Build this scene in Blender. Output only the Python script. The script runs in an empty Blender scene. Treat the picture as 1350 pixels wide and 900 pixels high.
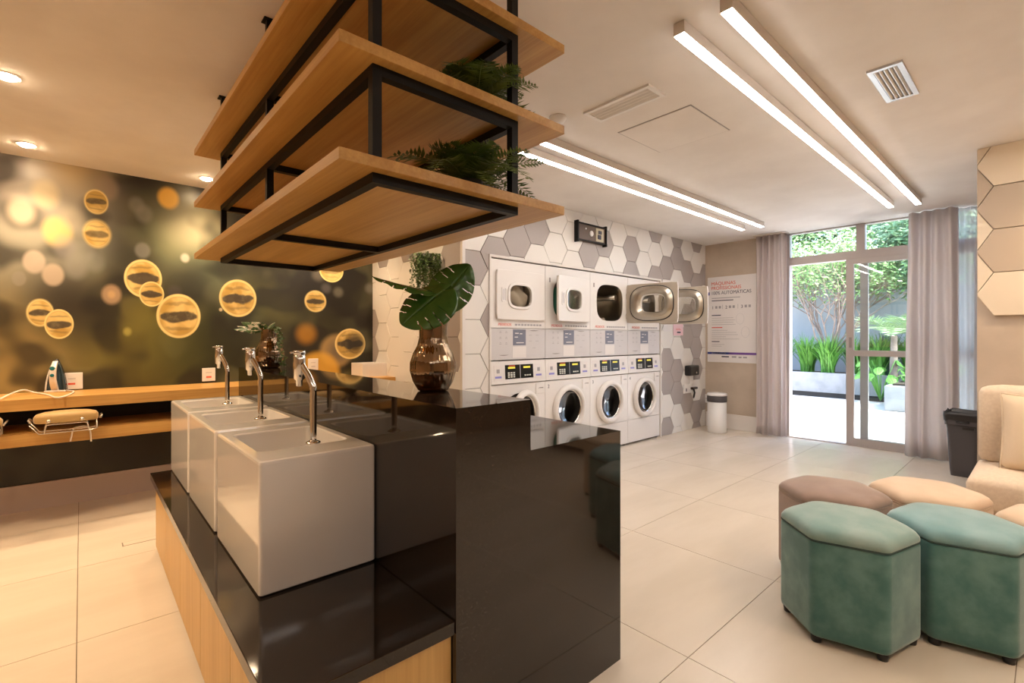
import bpy, bmesh, math, random
from mathutils import Vector, Matrix
random.seed(7)
SC = bpy.context.scene
COL = SC.collection
PI = math.pi
# ------------------------------------------------------------------ camera
FPX, CX, CY, HCAM = 635.0, 675.0, 444.5, 1.25
ANG = math.radians(48.18)
FW = (math.cos(ANG), math.sin(ANG)); RT = (math.sin(ANG), -math.cos(ANG))
cam_d = bpy.data.cameras.new('camera'); cam = bpy.data.objects.new('camera', cam_d); COL.objects.link(cam)
cam.location = (0, 0, HCAM); cam.rotation_euler = (PI/2, 0, ANG - PI/2)
cam_d.sensor_width = 36; cam_d.lens = FPX/1350*36; cam_d.shift_y = (CY-450)/1350; cam_d.clip_start = .02
SC.camera = cam
# ------------------------------------------------------------------ world, sun, exposure
SC.view_settings.view_transform = 'Standard'; SC.view_settings.look = 'None'
SC.view_settings.gamma = 1; SC.view_settings.use_curve_mapping = False
SC.view_settings.exposure = 0.9
SC.cycles.diffuse_bounces = 8; SC.cycles.max_bounces = 14; SC.cycles.transparent_max_bounces = 16
LINE_E = 14.0          # linear ceiling fixtures
SPOT_E = 44.0          # warm downlights
w = bpy.data.worlds.new('sky'); SC.world = w; w.use_nodes = True
wt = w.node_tree; bg = wt.nodes['Background']
sky = wt.nodes.new('ShaderNodeTexSky'); sky.sky_type = 'NISHITA'; sky.sun_disc = False
sky.sun_elevation = math.radians(58); sky.sun_rotation = math.radians(200); sky.dust_density = 2.0; sky.ozone_density = 1.0
wt.links.new(sky.outputs[0], bg.inputs[0]); bg.inputs[1].default_value = 0.7
sd = bpy.data.lights.new('sun', 'SUN'); sun = bpy.data.objects.new('sun', sd); COL.objects.link(sun)
sd.energy = 9.0; sd.angle = math.radians(1.5); sd.color = (1, .96, .9)
sun.rotation_euler = Vector((-0.08, 0.62, -1.0)).to_track_quat('-Z', 'Y').to_euler(); sun.location = (9, -4, 8)

# ------------------------------------------------------------------ pixel helpers (a pixel is a direction; depth from the plane it lies on)
def ray(px, py):
    r = (px-CX)/FPX; u = (CY-py)/FPX
    return Vector((FW[0]+r*RT[0], FW[1]+r*RT[1], u))
def atZ(px, py, z):
    d = ray(px, py); return d*((z-HCAM)/d.z) + Vector((0, 0, HCAM))
def atY(px, py, y):
    d = ray(px, py); return d*(y/d.y) + Vector((0, 0, HCAM))
def atX(px, py, x):
    d = ray(px, py); return d*(x/d.x) + Vector((0, 0, HCAM))
def atF(px, py, f):
    return ray(px, py)*f + Vector((0, 0, HCAM))

# ------------------------------------------------------------------ materials
def lin(c):
    return tuple(((x/255)/12.92 if x/255 <= .04045 else ((x/255+.055)/1.055)**2.4) for x in c)
MATS = {}
class NT:
    def __init__(s, mat): s.t = mat.node_tree; s.n = s.t.nodes; s.l = s.t.links
    def node(s, typ, **kw):
        n = s.n.new(typ)
        for k, v in kw.items(): setattr(n, k, v)
        return n
    def put(s, sock, v):
        if hasattr(v, 'is_output') or isinstance(v, bpy.types.NodeSocket): s.l.new(v, sock)
        elif v is not None: sock.default_value = v
    def math(s, op, a, b=None, c=None, clamp=False):
        n = s.node('ShaderNodeMath', operation=op, use_clamp=clamp)
        s.put(n.inputs[0], a); s.put(n.inputs[1], b)
        if c is not None: s.put(n.inputs[2], c)
        return n.outputs[0]
    def mix(s, f, a, b):
        n = s.node('ShaderNodeMix', data_type='RGBA')
        s.put(n.inputs[0], f)
        for k, v in ((6, a), (7, b)):
            s.put(n.inputs[k], v if isinstance(v, bpy.types.NodeSocket) else (*v[:3], 1))
        return n.outputs[2]
    def smooth(s, v, a, b):
        n = s.node('ShaderNodeMapRange', interpolation_type='SMOOTHSTEP')
        s.put(n.inputs[0], v); n.inputs[1].default_value = a; n.inputs[2].default_value = b
        return n.outputs[0]
    def noise(s, vec=None, scale=5, detail=3, rough=.5, dist=0):
        n = s.node('ShaderNodeTexNoise'); n.inputs['Scale'].default_value = scale; n.inputs['Detail'].default_value = detail
        n.inputs['Roughness'].default_value = rough; n.inputs['Distortion'].default_value = dist
        if vec is not None: s.l.new(vec, n.inputs['Vector'])
        return n.outputs[0]
    def coords(s, scale=(1, 1, 1), kind='Object'):
        tc = s.node('ShaderNodeTexCoord'); mp = s.node('ShaderNodeMapping'); mp.inputs['Scale'].default_value = scale
        s.l.new(tc.outputs[kind], mp.inputs[0]); return mp.outputs[0]
def mat(name, col=(.8, .8, .8), rough=.5, metal=0, spec=.5, var=None, vscale=6, stretch=(1, 1, 1), bump=0, bscale=60, emit=0, coat=0, sheen=0, trans=0, detail=4, thresh=(.3, .7)):
    if name in MATS: return MATS[name]
    m = bpy.data.materials.new(name); m.use_nodes = True; MATS[name] = m
    t = NT(m); b = t.n['Principled BSDF']
    b.inputs['Base Color'].default_value = (*col, 1); b.inputs['Roughness'].default_value = rough; b.inputs['Metallic'].default_value = metal
    b.inputs['Specular IOR Level'].default_value = spec; b.inputs['Coat Weight'].default_value = coat; b.inputs['Coat Roughness'].default_value = .05
    b.inputs['Sheen Weight'].default_value = sheen; b.inputs['Sheen Roughness'].default_value = .4; b.inputs['Transmission Weight'].default_value = trans
    co = t.coords(stretch)
    if var is not None:
        nz = t.noise(co, vscale, detail, .55)
        f = t.smooth(nz, *thresh)
        t.l.new(t.mix(f, col, var), b.inputs['Base Color'])
    if bump:
        nb = t.noise(t.coords(stretch), bscale, 3, .6)
        bn = t.node('ShaderNodeBump'); bn.inputs['Strength'].default_value = bump; bn.inputs['Distance'].default_value = .01
        t.l.new(nb, bn.inputs['Height']); t.l.new(bn.outputs[0], b.inputs['Normal'])
    if emit:
        b.inputs['Emission Color'].default_value = (*col, 1); b.inputs['Emission Strength'].default_value = emit
    return m
def wood(name, axis, c1=(.60, .35, .105), c2=(.43, .215, .05), rough=.38):
    m = bpy.data.materials.new(name); m.use_nodes = True; MATS[name] = m
    t = NT(m); b = t.n['Principled BSDF']; b.inputs['Roughness'].default_value = rough
    sc = [9, 9, 9]; sc[axis] = .55
    co = t.coords(tuple(sc)); big = t.noise(co, 1.1, 5, .6, .8)
    sc2 = [90, 90, 90]; sc2[axis] = 2.2
    fine = t.noise(t.coords(tuple(sc2)), 1.0, 3, .6)
    f = t.math('ADD', t.math('MULTIPLY', big, .75), t.math('MULTIPLY', fine, .35))
    t.l.new(t.mix(t.smooth(f, .36, .74), c1, c2), b.inputs['Base Color'])
    bn = t.node('ShaderNodeBump'); bn.inputs['Strength'].default_value = .06; t.l.new(fine, bn.inputs['Height']); t.l.new(bn.outputs[0], b.inputs['Normal'])
    return m
M_WOODX = wood('oak_grain_x', 0); M_WOODY = wood('oak_grain_y', 1)
M_WOODZ = wood('oak_grain_z', 2, (.66, .42, .15), (.53, .31, .095))
M_GRAN = mat('black_granite', (.015, .010, .007), .05, var=(.040, .029, .020), vscale=260, thresh=(.55, .75), spec=.62)
M_CER = mat('white_ceramic', (.80, .77, .73), .07, coat=.5)
M_CHROME = mat('chrome', (.75, .73, .70), .07, 1)
M_BLACKMETAL = mat('black_metal', (.009, .008, .007), .5, spec=.2)
M_CEIL = mat('cement_ceiling', (.82, .785, .745), .8, var=(.75, .71, .67), vscale=2.2, bump=.05, bscale=14)
M_CEMENT = mat('cement_wall', (.56, .465, .37), .75, var=(.48, .395, .31), vscale=3.0, bump=.06, bscale=18)
M_WALLB = mat('brown_paint', (.42, .30, .19), .6)
M_WALLW = mat('white_paint', (.74, .70, .66), .6)
M_GROUT = mat('tile_backing', (.24, .20, .17), .9)
M_HEXW = mat('hex_tile_white', (.78, .75, .71), .32, bump=.03, bscale=90)
M_HEXG = mat('hex_tile_taupe', (.40, .355, .335), .35, bump=.03, bscale=90)
M_HEXC = mat('hex_tile_cream', (.70, .60, .47), .4)
M_HEXB = mat('hex_tile_beige', (.46, .375, .29), .4)
M_FLOOR = mat('porcelain_floor', (.69, .61, .51), .24, var=(.63, .55, .45), vscale=1.6, stretch=(.6, 2.4, 1), spec=.5, detail=6)
M_JOINT = mat('floor_joint', (.22, .17, .12), .8)
M_BASE = mat('skirting_mauve', (.52, .43, .39), .5)
M_BASEW = mat('skirting_white', (.76, .72, .68), .5)
M_APPL = mat('appliance_white', (.80, .77, .745), .3)
M_APPLG = mat('appliance_panel', (.62, .595, .60), .4)
M_APPLK = mat('appliance_line', (.30, .27, .26), .5)
M_DARK = mat('dark_gap', (.02, .017, .015), .6)
M_STEEL = mat('dryer_steel', (.55, .50, .42), .28, 1)
M_DOORIN = mat('door_inside_tan', (.47, .415, .34), .35, .35)
M_GASKET = mat('rubber_gasket', (.03, .027, .025), .5)
M_LCD = mat('lcd_black', (.012, .013, .012), .2)
M_KEY = mat('key_pale', (.62, .62, .55), .4)
M_YEL = mat('display_yellow', (.65, .55, .06), .4, emit=.4)
M_RED = mat('red_print', (.72, .10, .05), .5)
M_BLUEGREY = mat('sticker_bluegrey', (.19, .20, .26), .4)
M_BLUE = mat('sticker_blue', (.25, .24, .62), .4)
M_PRINT = mat('grey_print', (.36, .34, .35), .5)
M_PAPER = mat('paper_white', (.78, .74, .72), .5)
M_PINK = mat('paper_pink', (.80, .55, .60), .5)
M_INK = mat('ink_dark', (.05, .05, .08), .5)
M_PURPLE = mat('poster_purple', (.16, .07, .30), .4)
M_NAVY = mat('poster_navy', (.05, .07, .28), .4)
M_ALU = mat('door_frame_grey', (.46, .41, .39), .4, .2)
M_PLASTW = mat('white_plastic', (.82, .80, .78), .35)
M_PLASTK = mat('black_plastic', (.022, .020, .021), .35)
M_PLASTKM = mat('charcoal_plastic', (.075, .068, .072), .45)
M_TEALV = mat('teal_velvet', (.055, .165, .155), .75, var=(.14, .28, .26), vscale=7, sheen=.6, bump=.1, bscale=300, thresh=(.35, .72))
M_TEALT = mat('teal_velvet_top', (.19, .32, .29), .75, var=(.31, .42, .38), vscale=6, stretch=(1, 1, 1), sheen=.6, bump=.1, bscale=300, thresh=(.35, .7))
M_TEALT2 = mat('blue_velvet_top', (.16, .31, .32), .75, var=(.25, .40, .41), vscale=6, sheen=.6, bump=.1, bscale=300, thresh=(.35, .7))
M_BROWNV = mat('mauve_brown_velvet', (.25, .165, .125), .75, var=(.33, .23, .185), vscale=5, sheen=.5, bump=.1, bscale=300)
M_CREAMV = mat('cream_velvet', (.66, .50, .36), .8, var=(.60, .44, .30), vscale=5, sheen=.4, bump=.1, bscale=300)
M_SOFA = mat('sofa_linen', (.66, .54, .41), .85, var=(.60, .48, .36), vscale=60, bump=.15, bscale=400)
M_PILLOW = mat('pillow_linen', (.70, .56, .40), .85, bump=.2, bscale=300)
M_SEAM = mat('seam_dark', (.035, .07, .065), .8)
M_GOLD = mat('gold_cloth', (.44, .28, .10), .5, sheen=.3)
M_WIRE = mat('wire_metal', (.72, .66, .58), .2, .9)
M_CORD = mat('white_cord', (.78, .70, .60), .5)
M_IRONW = mat('iron_white', (.82, .77, .72), .3)
M_IRONT = mat('iron_teal', (.02, .17, .19), .25)
M_IRONB = mat('iron_tank', (.035, .06, .075), .15)
M_SOLE = mat('iron_sole', (.10, .09, .09), .25, .8)
M_LEAF = mat('monstera_green', (.028, .09, .014), .25, var=(.06, .145, .025), vscale=9)
M_FERN = mat('fern_green', (.04, .085, .012), .5, var=(.13, .20, .03), vscale=12)
M_PEARL = mat('trailing_green', (.05, .105, .02), .45, var=(.11, .16, .04), vscale=30)
M_VARIEG = mat('variegated_leaf', (.06, .13, .035), .4, var=(.55, .50, .38), vscale=45, thresh=(.5, .58))
M_STEM = mat('plant_stem', (.06, .09, .02), .5)
M_SOIL = mat('soil', (.05, .035, .022), .95)
M_POT = mat('dark_pot', (.03, .026, .022), .5)
M_GRASS = mat('strap_leaf', (.075, .23, .035), .45, var=(.15, .34, .06), vscale=3)
M_TREELEAF = mat('tree_leaf', (.15, .29, .07), .5, var=(.28, .41, .16), vscale=2)
M_TREELEAF2 = mat('tree_leaf_cool', (.13, .26, .12), .5, var=(.26, .40, .22), vscale=2)
M_BARK = mat('pale_bark', (.33, .25, .20), .8, var=(.22, .16, .13), vscale=9)
M_GWALL = mat('garden_wall_plaster', (.42, .44, .46), .9, var=(.36, .385, .41), vscale=1.2)
M_CONC = mat('planter_concrete', (.27, .275, .28), .9, var=(.21, .215, .22), vscale=4, bump=.1, bscale=20)
M_PATIO = mat('patio_paving', (.80, .77, .73), .8, var=(.74, .71, .67), vscale=2)
M_LED = mat('led_diffuser', (1, .925, .855), .5, emit=LINE_E)
M_LAMP = mat('downlight_lens', (1, .76, .48), .5, emit=75)
M_FIX = mat('fixture_body', (.66, .60, .54), .4)
def curtain_mat(name, col, tr):
    m = bpy.data.materials.new(name); m.use_nodes = True; t = NT(m); MATS[name] = m
    out = t.n['Material Output']; b = t.n['Principled BSDF']; b.inputs['Base Color'].default_value = (*col, 1); b.inputs['Roughness'].default_value = .9
    tl = t.node('ShaderNodeBsdfTranslucent'); tl.inputs[0].default_value = (*[min(1, c*1.1) for c in col], 1)
    mx = t.node('ShaderNodeMixShader'); mx.inputs[0].default_value = tr[0]; t.l.new(b.outputs[0], mx.inputs[1]); t.l.new(tl.outputs[0], mx.inputs[2])
    last = mx.outputs[0]
    if tr[1]:
        tp = t.node('ShaderNodeBsdfTransparent'); m2 = t.node('ShaderNodeMixShader'); m2.inputs[0].default_value = tr[1]
        t.l.new(last, m2.inputs[1]); t.l.new(tp.outputs[0], m2.inputs[2]); last = m2.outputs[0]
    t.l.new(last, out.inputs[0]); return m
M_CURT = curtain_mat('curtain_taupe', (.76, .70, .685), (.38, 0))
M_SHEER = curtain_mat('curtain_sheer', (.76, .75, .77), (.5, .42))
def glass_mat(name, tint, refl, rough=0.0):
    m = bpy.data.materials.new(name); m.use_nodes = True; t = NT(m); MATS[name] = m
    out = t.n['Material Output']; t.n.remove(t.n['Principled BSDF'])
    tp = t.node('ShaderNodeBsdfTransparent'); tp.inputs[0].default_value = (*tint, 1)
    gl = t.node('ShaderNodeBsdfGlossy'); gl.inputs['Roughness'].default_value = rough; gl.inputs[0].default_value = (*[max(.0, c) for c in refl[1]], 1)
    fr = t.node('ShaderNodeLayerWeight'); fr.inputs[0].default_value = .25
    f = t.math('ADD', t.math('MULTIPLY', fr.outputs['Fresnel'], .8), refl[0], clamp=True)
    mx = t.node('ShaderNodeMixShader'); t.l.new(f, mx.inputs[0]); t.l.new(tp.outputs[0], mx.inputs[1]); t.l.new(gl.outputs[0], mx.inputs[2])
    t.l.new(mx.outputs[0], out.inputs[0]); return m
M_PANE = glass_mat('window_glass', (.93, .96, .96), (.02, (1, 1, 1)))
M_PORT = glass_mat('porthole_glass', (.60, .58, .56), (.02, (.22, .22, .22)))
M_DWIN = glass_mat('dryer_window', (.86, .84, .80), (.03, (1, 1, 1)))
M_VASE = glass_mat('smoky_ribbed_glass', (.42, .29, .18), (.26, (.86, .68, .48)), .05)

# ------------------------------------------------------------------ mesh helpers
def origin_of(o):
    v = Vector((0, 0, 0))
    while o is not None: v = v + o.location; o = o.parent
    return v
def link(name, me, m=None, parent=None, bev=0, seg=2, solid=0, sub=0):
    o = bpy.data.objects.new(name, me); COL.objects.link(o)
    if m is not None and not me.materials: me.materials.append(m)
    if parent is not None: o.parent = parent
    if solid:
        md = o.modifiers.new('solid', 'SOLIDIFY'); md.thickness = solid; md.offset = 0
    if sub:
        md = o.modifiers.new('sub', 'SUBSURF'); md.levels = sub; md.render_levels = sub
    if bev:
        md = o.modifiers.new('bev', 'BEVEL'); md.width = bev; md.segments = seg; md.limit_method = 'ANGLE'; md.angle_limit = math.radians(40)
    return o
class MB:
    def __init__(s): s.v = []; s.f = []; s.sm = []
    def add(s, vs, fs, smooth=False):
        n = len(s.v); s.v += [tuple(x) for x in vs]
        for f in fs: s.f.append(tuple(i+n for i in f)); s.sm.append(smooth)
        return s
    def box(s, x0, x1, y0, y1, z0, z1):
        v = [(x, y, z) for z in (z0, z1) for y in (y0, y1) for x in (x0, x1)]
        return s.add(v, [(0, 2, 3, 1), (4, 5, 7, 6), (0, 1, 5, 4), (2, 6, 7, 3), (0, 4, 6, 2), (1, 3, 7, 5)])
    def loops(s, rings, closed=True, cap0=True, cap1=True, smooth=True):
        n = len(rings[0]); vs = [p for r in rings for p in r]; fs = []
        for k in range(len(rings)-1):
            for i in range(n if closed else n-1):
                j = (i+1) % n; fs.append((k*n+i, k*n+j, (k+1)*n+j, (k+1)*n+i))
        s.add(vs, fs, smooth)
        b = len(s.v)-len(vs)
        if cap0: s.f.append(tuple(b+i for i in range(n))[::-1]); s.sm.append(False)
        if cap1: s.f.append(tuple(b+(len(rings)-1)*n+i for i in range(n))); s.sm.append(False)
        return s
    def lathe(s, prof, c=(0, 0, 0), n=24, axis='z', cap0=True, cap1=True):
        rings = []
        for r, h in prof:
            ring = []
            for i in range(n):
                a = 2*PI*i/n; p, q = r*math.cos(a), r*math.sin(a)
                if axis == 'z': ring.append((c[0]+p, c[1]+q, c[2]+h))
                elif axis == 'y': ring.append((c[0]+p, c[1]+h, c[2]+q))
                else: ring.append((c[0]+h, c[1]+p, c[2]+q))
            rings.append(ring)
        return s.loops(rings, True, cap0, cap1)
    def tube(s, pts, r, n=8, caps=True):
        pts = [Vector(p) for p in pts]; rings = []
        up = Vector((0, 0, 1))
        for i, p in enumerate(pts):
            d = (pts[min(i+1, len(pts)-1)] - pts[max(i-1, 0)]).normalized()
            a = d.cross(up)
            if a.length < .05: a = d.cross(Vector((1, 0, 0)))
            if i and a.dot(pa) < 0 and a.length > .3: a = a if a.dot(pa) > 0 else -a
            a.normalize(); b = d.cross(a); pa = a
            rr = r[i] if isinstance(r, (list, tuple)) else r
            rings.append([p + (a*math.cos(2*PI*k/n) + b*math.sin(2*PI*k/n))*rr for k in range(n)])
        return s.loops(rings, True, caps, caps)
    def ring_plate(s, outer, inner, to3, t0, t1):
        n = len(outer)
        vs = [to3(*p, t0) for p in outer] + [to3(*p, t0) for p in inner] + [to3(*p, t1) for p in outer] + [to3(*p, t1) for p in inner]
        fs = []
        for i in range(n):
            j = (i+1) % n
            fs += [(i, j, n+j, n+i), (2*n+i, 3*n+i, 3*n+j, 2*n+j), (i, 2*n+i, 2*n+j, j), (n+i, n+j, 3*n+j, 3*n+i)]
        return s.add(vs, fs)
    def prism(s, poly, to3, t0, t1, ch=0):
        n = len(poly)
        r = [[to3(*p, t0) for p in poly], [to3(*p, t1-ch) for p in poly]]
        if ch:
            cx = sum(p[0] for p in poly)/n; cy = sum(p[1] for p in poly)/n
            q = []
            for p in poly:
                d = math.hypot(p[0]-cx, p[1]-cy) or 1; k = max(0, 1-ch*1.2/d); q.append((cx+(p[0]-cx)*k, cy+(p[1]-cy)*k))
            r.append([to3(*p, t1) for p in q])
        return s.loops(r, smooth=False)
    def mesh(s, name, off=Vector((0, 0, 0)), fix=True):
        me = bpy.data.meshes.new(name)
        me.from_pydata([(x-off[0], y-off[1], z-off[2]) for x, y, z in s.v], [], s.f)
        me.polygons.foreach_set('use_smooth', s.sm)
        if fix:
            bm = bmesh.new(); bm.from_mesh(me); bmesh.ops.recalc_face_normals(bm, faces=bm.faces); bm.to_mesh(me); bm.free()
        me.update(); return me
    def build(s, name, m, parent=None, world=True, fix=True, **kw):
        off = origin_of(parent) if (parent is not None and world) else Vector((0, 0, 0))
        return link(name, s.mesh(name, off, fix), m, parent, **kw)
def tag(o, label=None, cat=None, group=None, kind=None):
    if label: o['label'] = label
    if cat: o['category'] = cat
    if group: o['group'] = group
    if kind: o['kind'] = kind
    return o
def thing(name, loc, label, cat, group=None):
    o = bpy.data.objects.new(name, None); COL.objects.link(o); o.location = loc; o.empty_display_size = .05
    return tag(o, label, cat, group)
def struct(name, mb, m, label=None, **kw):
    o = mb.build(name, m, **kw); o['kind'] = 'structure'
    if label: o['label'] = label
    return o
def B(x0, x1, y0, y1, z0, z1): return MB().box(x0, x1, y0, y1, z0, z1)
def superpts(n, cx, cy, rx, ry, e):
    out = []
    for i in range(n):
        a = 2*PI*i/n; c, s_ = math.cos(a), math.sin(a)
        k = 1/max(abs(c), abs(s_)) if e is None else (abs(c)**e+abs(s_)**e)**(-1/e)
        out.append((cx+rx*k*c, cy+ry*k*s_))
    return out
def roundpoly(pts, rad, seg=5):
    out = []; n = len(pts)
    for i in range(n):
        p0, p, p1 = Vector(pts[i-1]), Vector(pts[i]), Vector(pts[(i+1) % n])
        a = (p0-p).normalized()*rad; b = (p1-p).normalized()*rad
        for k in range(seg+1):
            t = k/seg; out.append(tuple((p+a)*(1-t)**2 + p*2*t*(1-t) + (p+b)*t*t))
    return out
def text(name, s, size, loc, wallaxis, m, parent=None, align='LEFT', sx=1.0):
    cu = bpy.data.curves.new('tmp', 'FONT'); cu.body = s; cu.size = size; cu.align_x = align; cu.extrude = .0006
    t = bpy.data.objects.new('tmp', cu); COL.objects.link(t)
    dg = bpy.context.evaluated_depsgraph_get(); me = bpy.data.meshes.new_from_object(t.evaluated_get(dg))
    bpy.data.objects.remove(t); bpy.data.curves.remove(cu)
    me.name = name; me.materials.clear()
    o = link(name, me, m, parent)
    o.location = Vector(loc) - (origin_of(parent) if parent else Vector((0, 0, 0)))
    o.rotation_euler = (PI/2, 0, 0 if wallaxis == 'Y' else -PI/2); o.scale = (sx, 1, 1)
    return o
def copy_tree(o, parent=None):
    c = o.copy(); COL.objects.link(c); c.parent = parent
    for ch in o.children: copy_tree(ch, c)
    return c

# ------------------------------------------------------------------ room dimensions (metres)
ZC = 2.55                      # ceiling
YM = 4.93                      # mural wall
YW = 3.27                      # machine wall
XN = 2.37                      # niche return wall
XD = 6.62                      # door wall
XS = 4.65; YS = .34            # sofa wall face and its free end
X0, Y0 = -2.4, -2.8            # walls behind the camera
# floor: slab and porcelain tiles
fl = struct('floor', B(X0, XD+.12, Y0, YM+.1, -.12, -.004), M_JOINT, 'pale beige porcelain tile floor')
PX, PY = .89, .857
xs = [-.013+PX*i for i in range(-4, 9)]; ys = [.943+PY*j for j in range(-6, 6)]
tile_me = {}
for xa in xs:
    for ya in ys:
        a0, a1 = max(xa, X0), min(xa+PX, XD+.05); b0, b1 = max(ya, Y0), min(ya+PY, YM)
        if a1-a0 < .03 or b1-b0 < .03: continue
        if a0 > XN+.3 and b0 > YW+.1: continue
        if a0 > XS+.3 and b1 < .1: continue
        g = .0016
        key = (round(a1-a0, 3), round(b1-b0, 3))
        if key not in tile_me:
            me = B(-(a1-a0)/2+g, (a1-a0)/2-g, -(b1-b0)/2+g, (b1-b0)/2-g, -.004, 0).mesh('floor_tile'); me.materials.append(M_FLOOR); tile_me[key] = me
        o = link('floor_tile', tile_me[key], None, fl); o.location = ((a0+a1)/2, (b0+b1)/2, 0)
dc = B(.19, .36, 3.70, 3.76, .0, .0015).build('drain_cover', M_FLOOR, fl)
for a, b, c, d in ((.188, .36, 3.697, 3.70), (.188, .36, 3.76, 3.763), (.184, .19, 3.697, 3.763)):
    B(a, b, c, d, .0, .0012).build('drain_joint', M_JOINT, fl)
# ceiling, with recesses left out of the slab for nothing: fittings are surface-set
ce = struct('ceiling', B(X0, XD+.12, Y0, YM+.1, ZC, ZC+.2), M_CEIL, 'smooth cement-grey plaster ceiling')
# access panel in the ceiling
ap = thing('ceiling_access_panel', (2.785, 1.585, ZC), 'square plaster access panel flush in the ceiling beside the long grille', 'access panel')
B(2.545, 3.025, 1.345, 1.825, ZC-.004, ZC).build('panel', M_CEIL, ap)
for a, b, c, d in ((2.538, 2.545, 1.338, 1.832), (3.025, 3.032, 1.338, 1.832), (2.538, 3.032, 1.338, 1.345), (2.538, 3.032, 1.825, 1.832)):
    B(a, b, c, d, ZC-.0015, ZC).build('shadow_gap', M_APPLK, ap)

# ------------------------------------------------------------------ mural wall
def mural():
    m = bpy.data.materials.new('bubble_mural_print'); m.use_nodes = True; t = NT(m)
    b = t.n['Principled BSDF']; b.inputs['Roughness'].default_value = .32; b.inputs['Specular IOR Level'].default_value = .35
    tc = t.node('ShaderNodeTexCoord'); P = tc.outputs['Object']
    sp = t.node('ShaderNodeSeparateXYZ'); t.l.new(P, sp.inputs[0]); X, Z = sp.outputs[0], sp.outputs[2]
    n1 = t.noise(P, 2.3, 1, .5); n2 = t.noise(P, 4.4, 0, .5)
    col = t.mix(t.smooth(n1, .42, .66), (.020, .017, .013), (.085, .082, .036))
    col = t.mix(t.math('MULTIPLY', t.smooth(n2, .50, .72), .6), col, (.20, .20, .11))
    n4 = t.noise(P, 3.1, 1, .5)
    def wz(px, py, r):
        c = atY(px, py, YM); rx = (atY(px+r, py, YM).x-atY(px-r, py, YM).x)/2
        f = c.x*FW[0]+c.y*FW[1]; return c.x, c.z, rx, r*f/FPX
    def uv(px, py, r):
        cx, cz, rx, rz = wz(px, py, r)
        return t.math('DIVIDE', t.math('SUBTRACT', X, cx), rx), t.math('DIVIDE', t.math('SUBTRACT', Z, cz), rz)
    def length(u, v):
        return t.math('SQRT', t.math('ADD', t.math('MULTIPLY', u, u), t.math('MULTIPLY', v, v)))
    def blob(col, px, py, r, c, a, soft):
        u, v = uv(px, py, r); d = length(u, v)
        f = t.math('MULTIPLY', t.smooth(d, 1+soft, 1-soft), a); return t.mix(f, col, c)
    big = [(15, 240, 95, (.62, .54, .50), .72, .9), (85, 255, 70, (.50, .45, .38), .5, .9), (70, 330, 80, (.30, .29, .22), .55, .9), (115, 355, 55, (.33, .34, .27), .5, .9),
           (10, 330, 60, (.34, .33, .25), .6, .9), (235, 318, 48, (.34, .36, .20), .7, .9), (255, 285, 36, (.55, .48, .32), .6, .9), (0, 470, 80, (.36, .26, .10), .75, .9),
           (155, 435, 60, (.30, .25, .05), .75, .9), (60, 470, 70, (.24, .19, .07), .55, .9), (205, 470, 60, (.12, .11, .03), .6, .9), (300, 350, 30, (.14, .15, .09), .6, .9),
           (345, 400, 32, (.15, .15, .05), .6, .9), (385, 405, 26, (.26, .26, .09), .6, .9), (275, 350, 30, (.13, .16, .10), .7, .9), (320, 420, 30, (.10, .12, .06), .5, .9),
           (270, 460, 45, (.08, .09, .03), .7, .9), (100, 205, 40, (.62, .40, .12), .5, .8), (40, 480, 40, (.40, .28, .10), .5, .9), (270, 300, 30, (.5, .46, .3), .5, .9),
           (75, 395, 40, (.035, .028, .022), .8, .9), (210, 240, 60, (.03, .026, .02), .7, .9), (175, 350, 40, (.025, .022, .018), .8, .8), (120, 410, 45, (.028, .022, .018), .8, .8),
           (300, 450, 40, (.022, .02, .015), .7, .9), (450, 400, 60, (.018, .015, .012), .8, .9), (400, 360, 40, (.03, .025, .02), .6, .9), (250, 370, 30, (.03, .028, .026), .7, .9)]
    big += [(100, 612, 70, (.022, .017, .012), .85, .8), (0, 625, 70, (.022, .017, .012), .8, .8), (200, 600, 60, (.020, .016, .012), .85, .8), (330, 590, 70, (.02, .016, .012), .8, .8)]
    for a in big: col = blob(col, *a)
    soft = [(60, 255, 18, (.74, .60, .36), .75, .3), (28, 278, 18, (.72, .62, .46), .7, .3), (76, 305, 19, (.80, .58, .20), .85, .25), (45, 345, 15, (.60, .50, .40), .85, .15), (70, 362, 14.5, (.62, .50, .38), .85, .15),
            (25, 367, 9.5, (.33, .30, .24), .7, .15), (147, 388, 12.5, (.55, .37, .22), .8, .2), (147, 388, 5, (.70, .45, .20), .6, .6), (140, 248, 16, (.35, .26, .18), .6, .25), (188, 330, 10, (.30, .29, .26), .6, .2), (244, 340, 5.5, (.70, .66, .55), .8, .3),
            (95, 288, 15, (.52, .46, .34), .5, .35), (100, 352, 15, (.33, .32, .28), .6, .3), (125, 345, 13, (.28, .29, .25), .5, .3), (112, 330, 13, (.30, .30, .26), .5, .3), (85, 325, 15, (.33, .31, .30), .55, .3), (180, 270, 10, (.24, .22, .18), .6, .3), (190, 282, 11, (.26, .24, .20), .6, .3),
            (230, 385, 9, (.10, .09, .09), .5, .3), (168, 437, 5, (.55, .48, .12), .7, .4), (404, 440, 12, (.55, .26, .03), .75, .5), (420, 362, 8, (.20, .18, .15), .6, .4), (446, 385, 6, (.24, .22, .17), .6, .4), (430, 380, 6, (.16, .15, .15), .6, .4),
            (291, 408, 2.2, (.8, .65, .4), .9, .3), (488, 380, 6, (.3, .28, .25), .5, .4),
            (444, 462, 21, (.50, .34, .14), .85, .15), (448, 462, 14, (.09, .08, .08), .8, .4), (420, 492, 28, (.72, .42, .06), .95, .12), (420, 505, 18, (.50, .32, .06), .6, .6), (222, 261, 13.5, (.78, .42, .06), .9, .2)]
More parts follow.
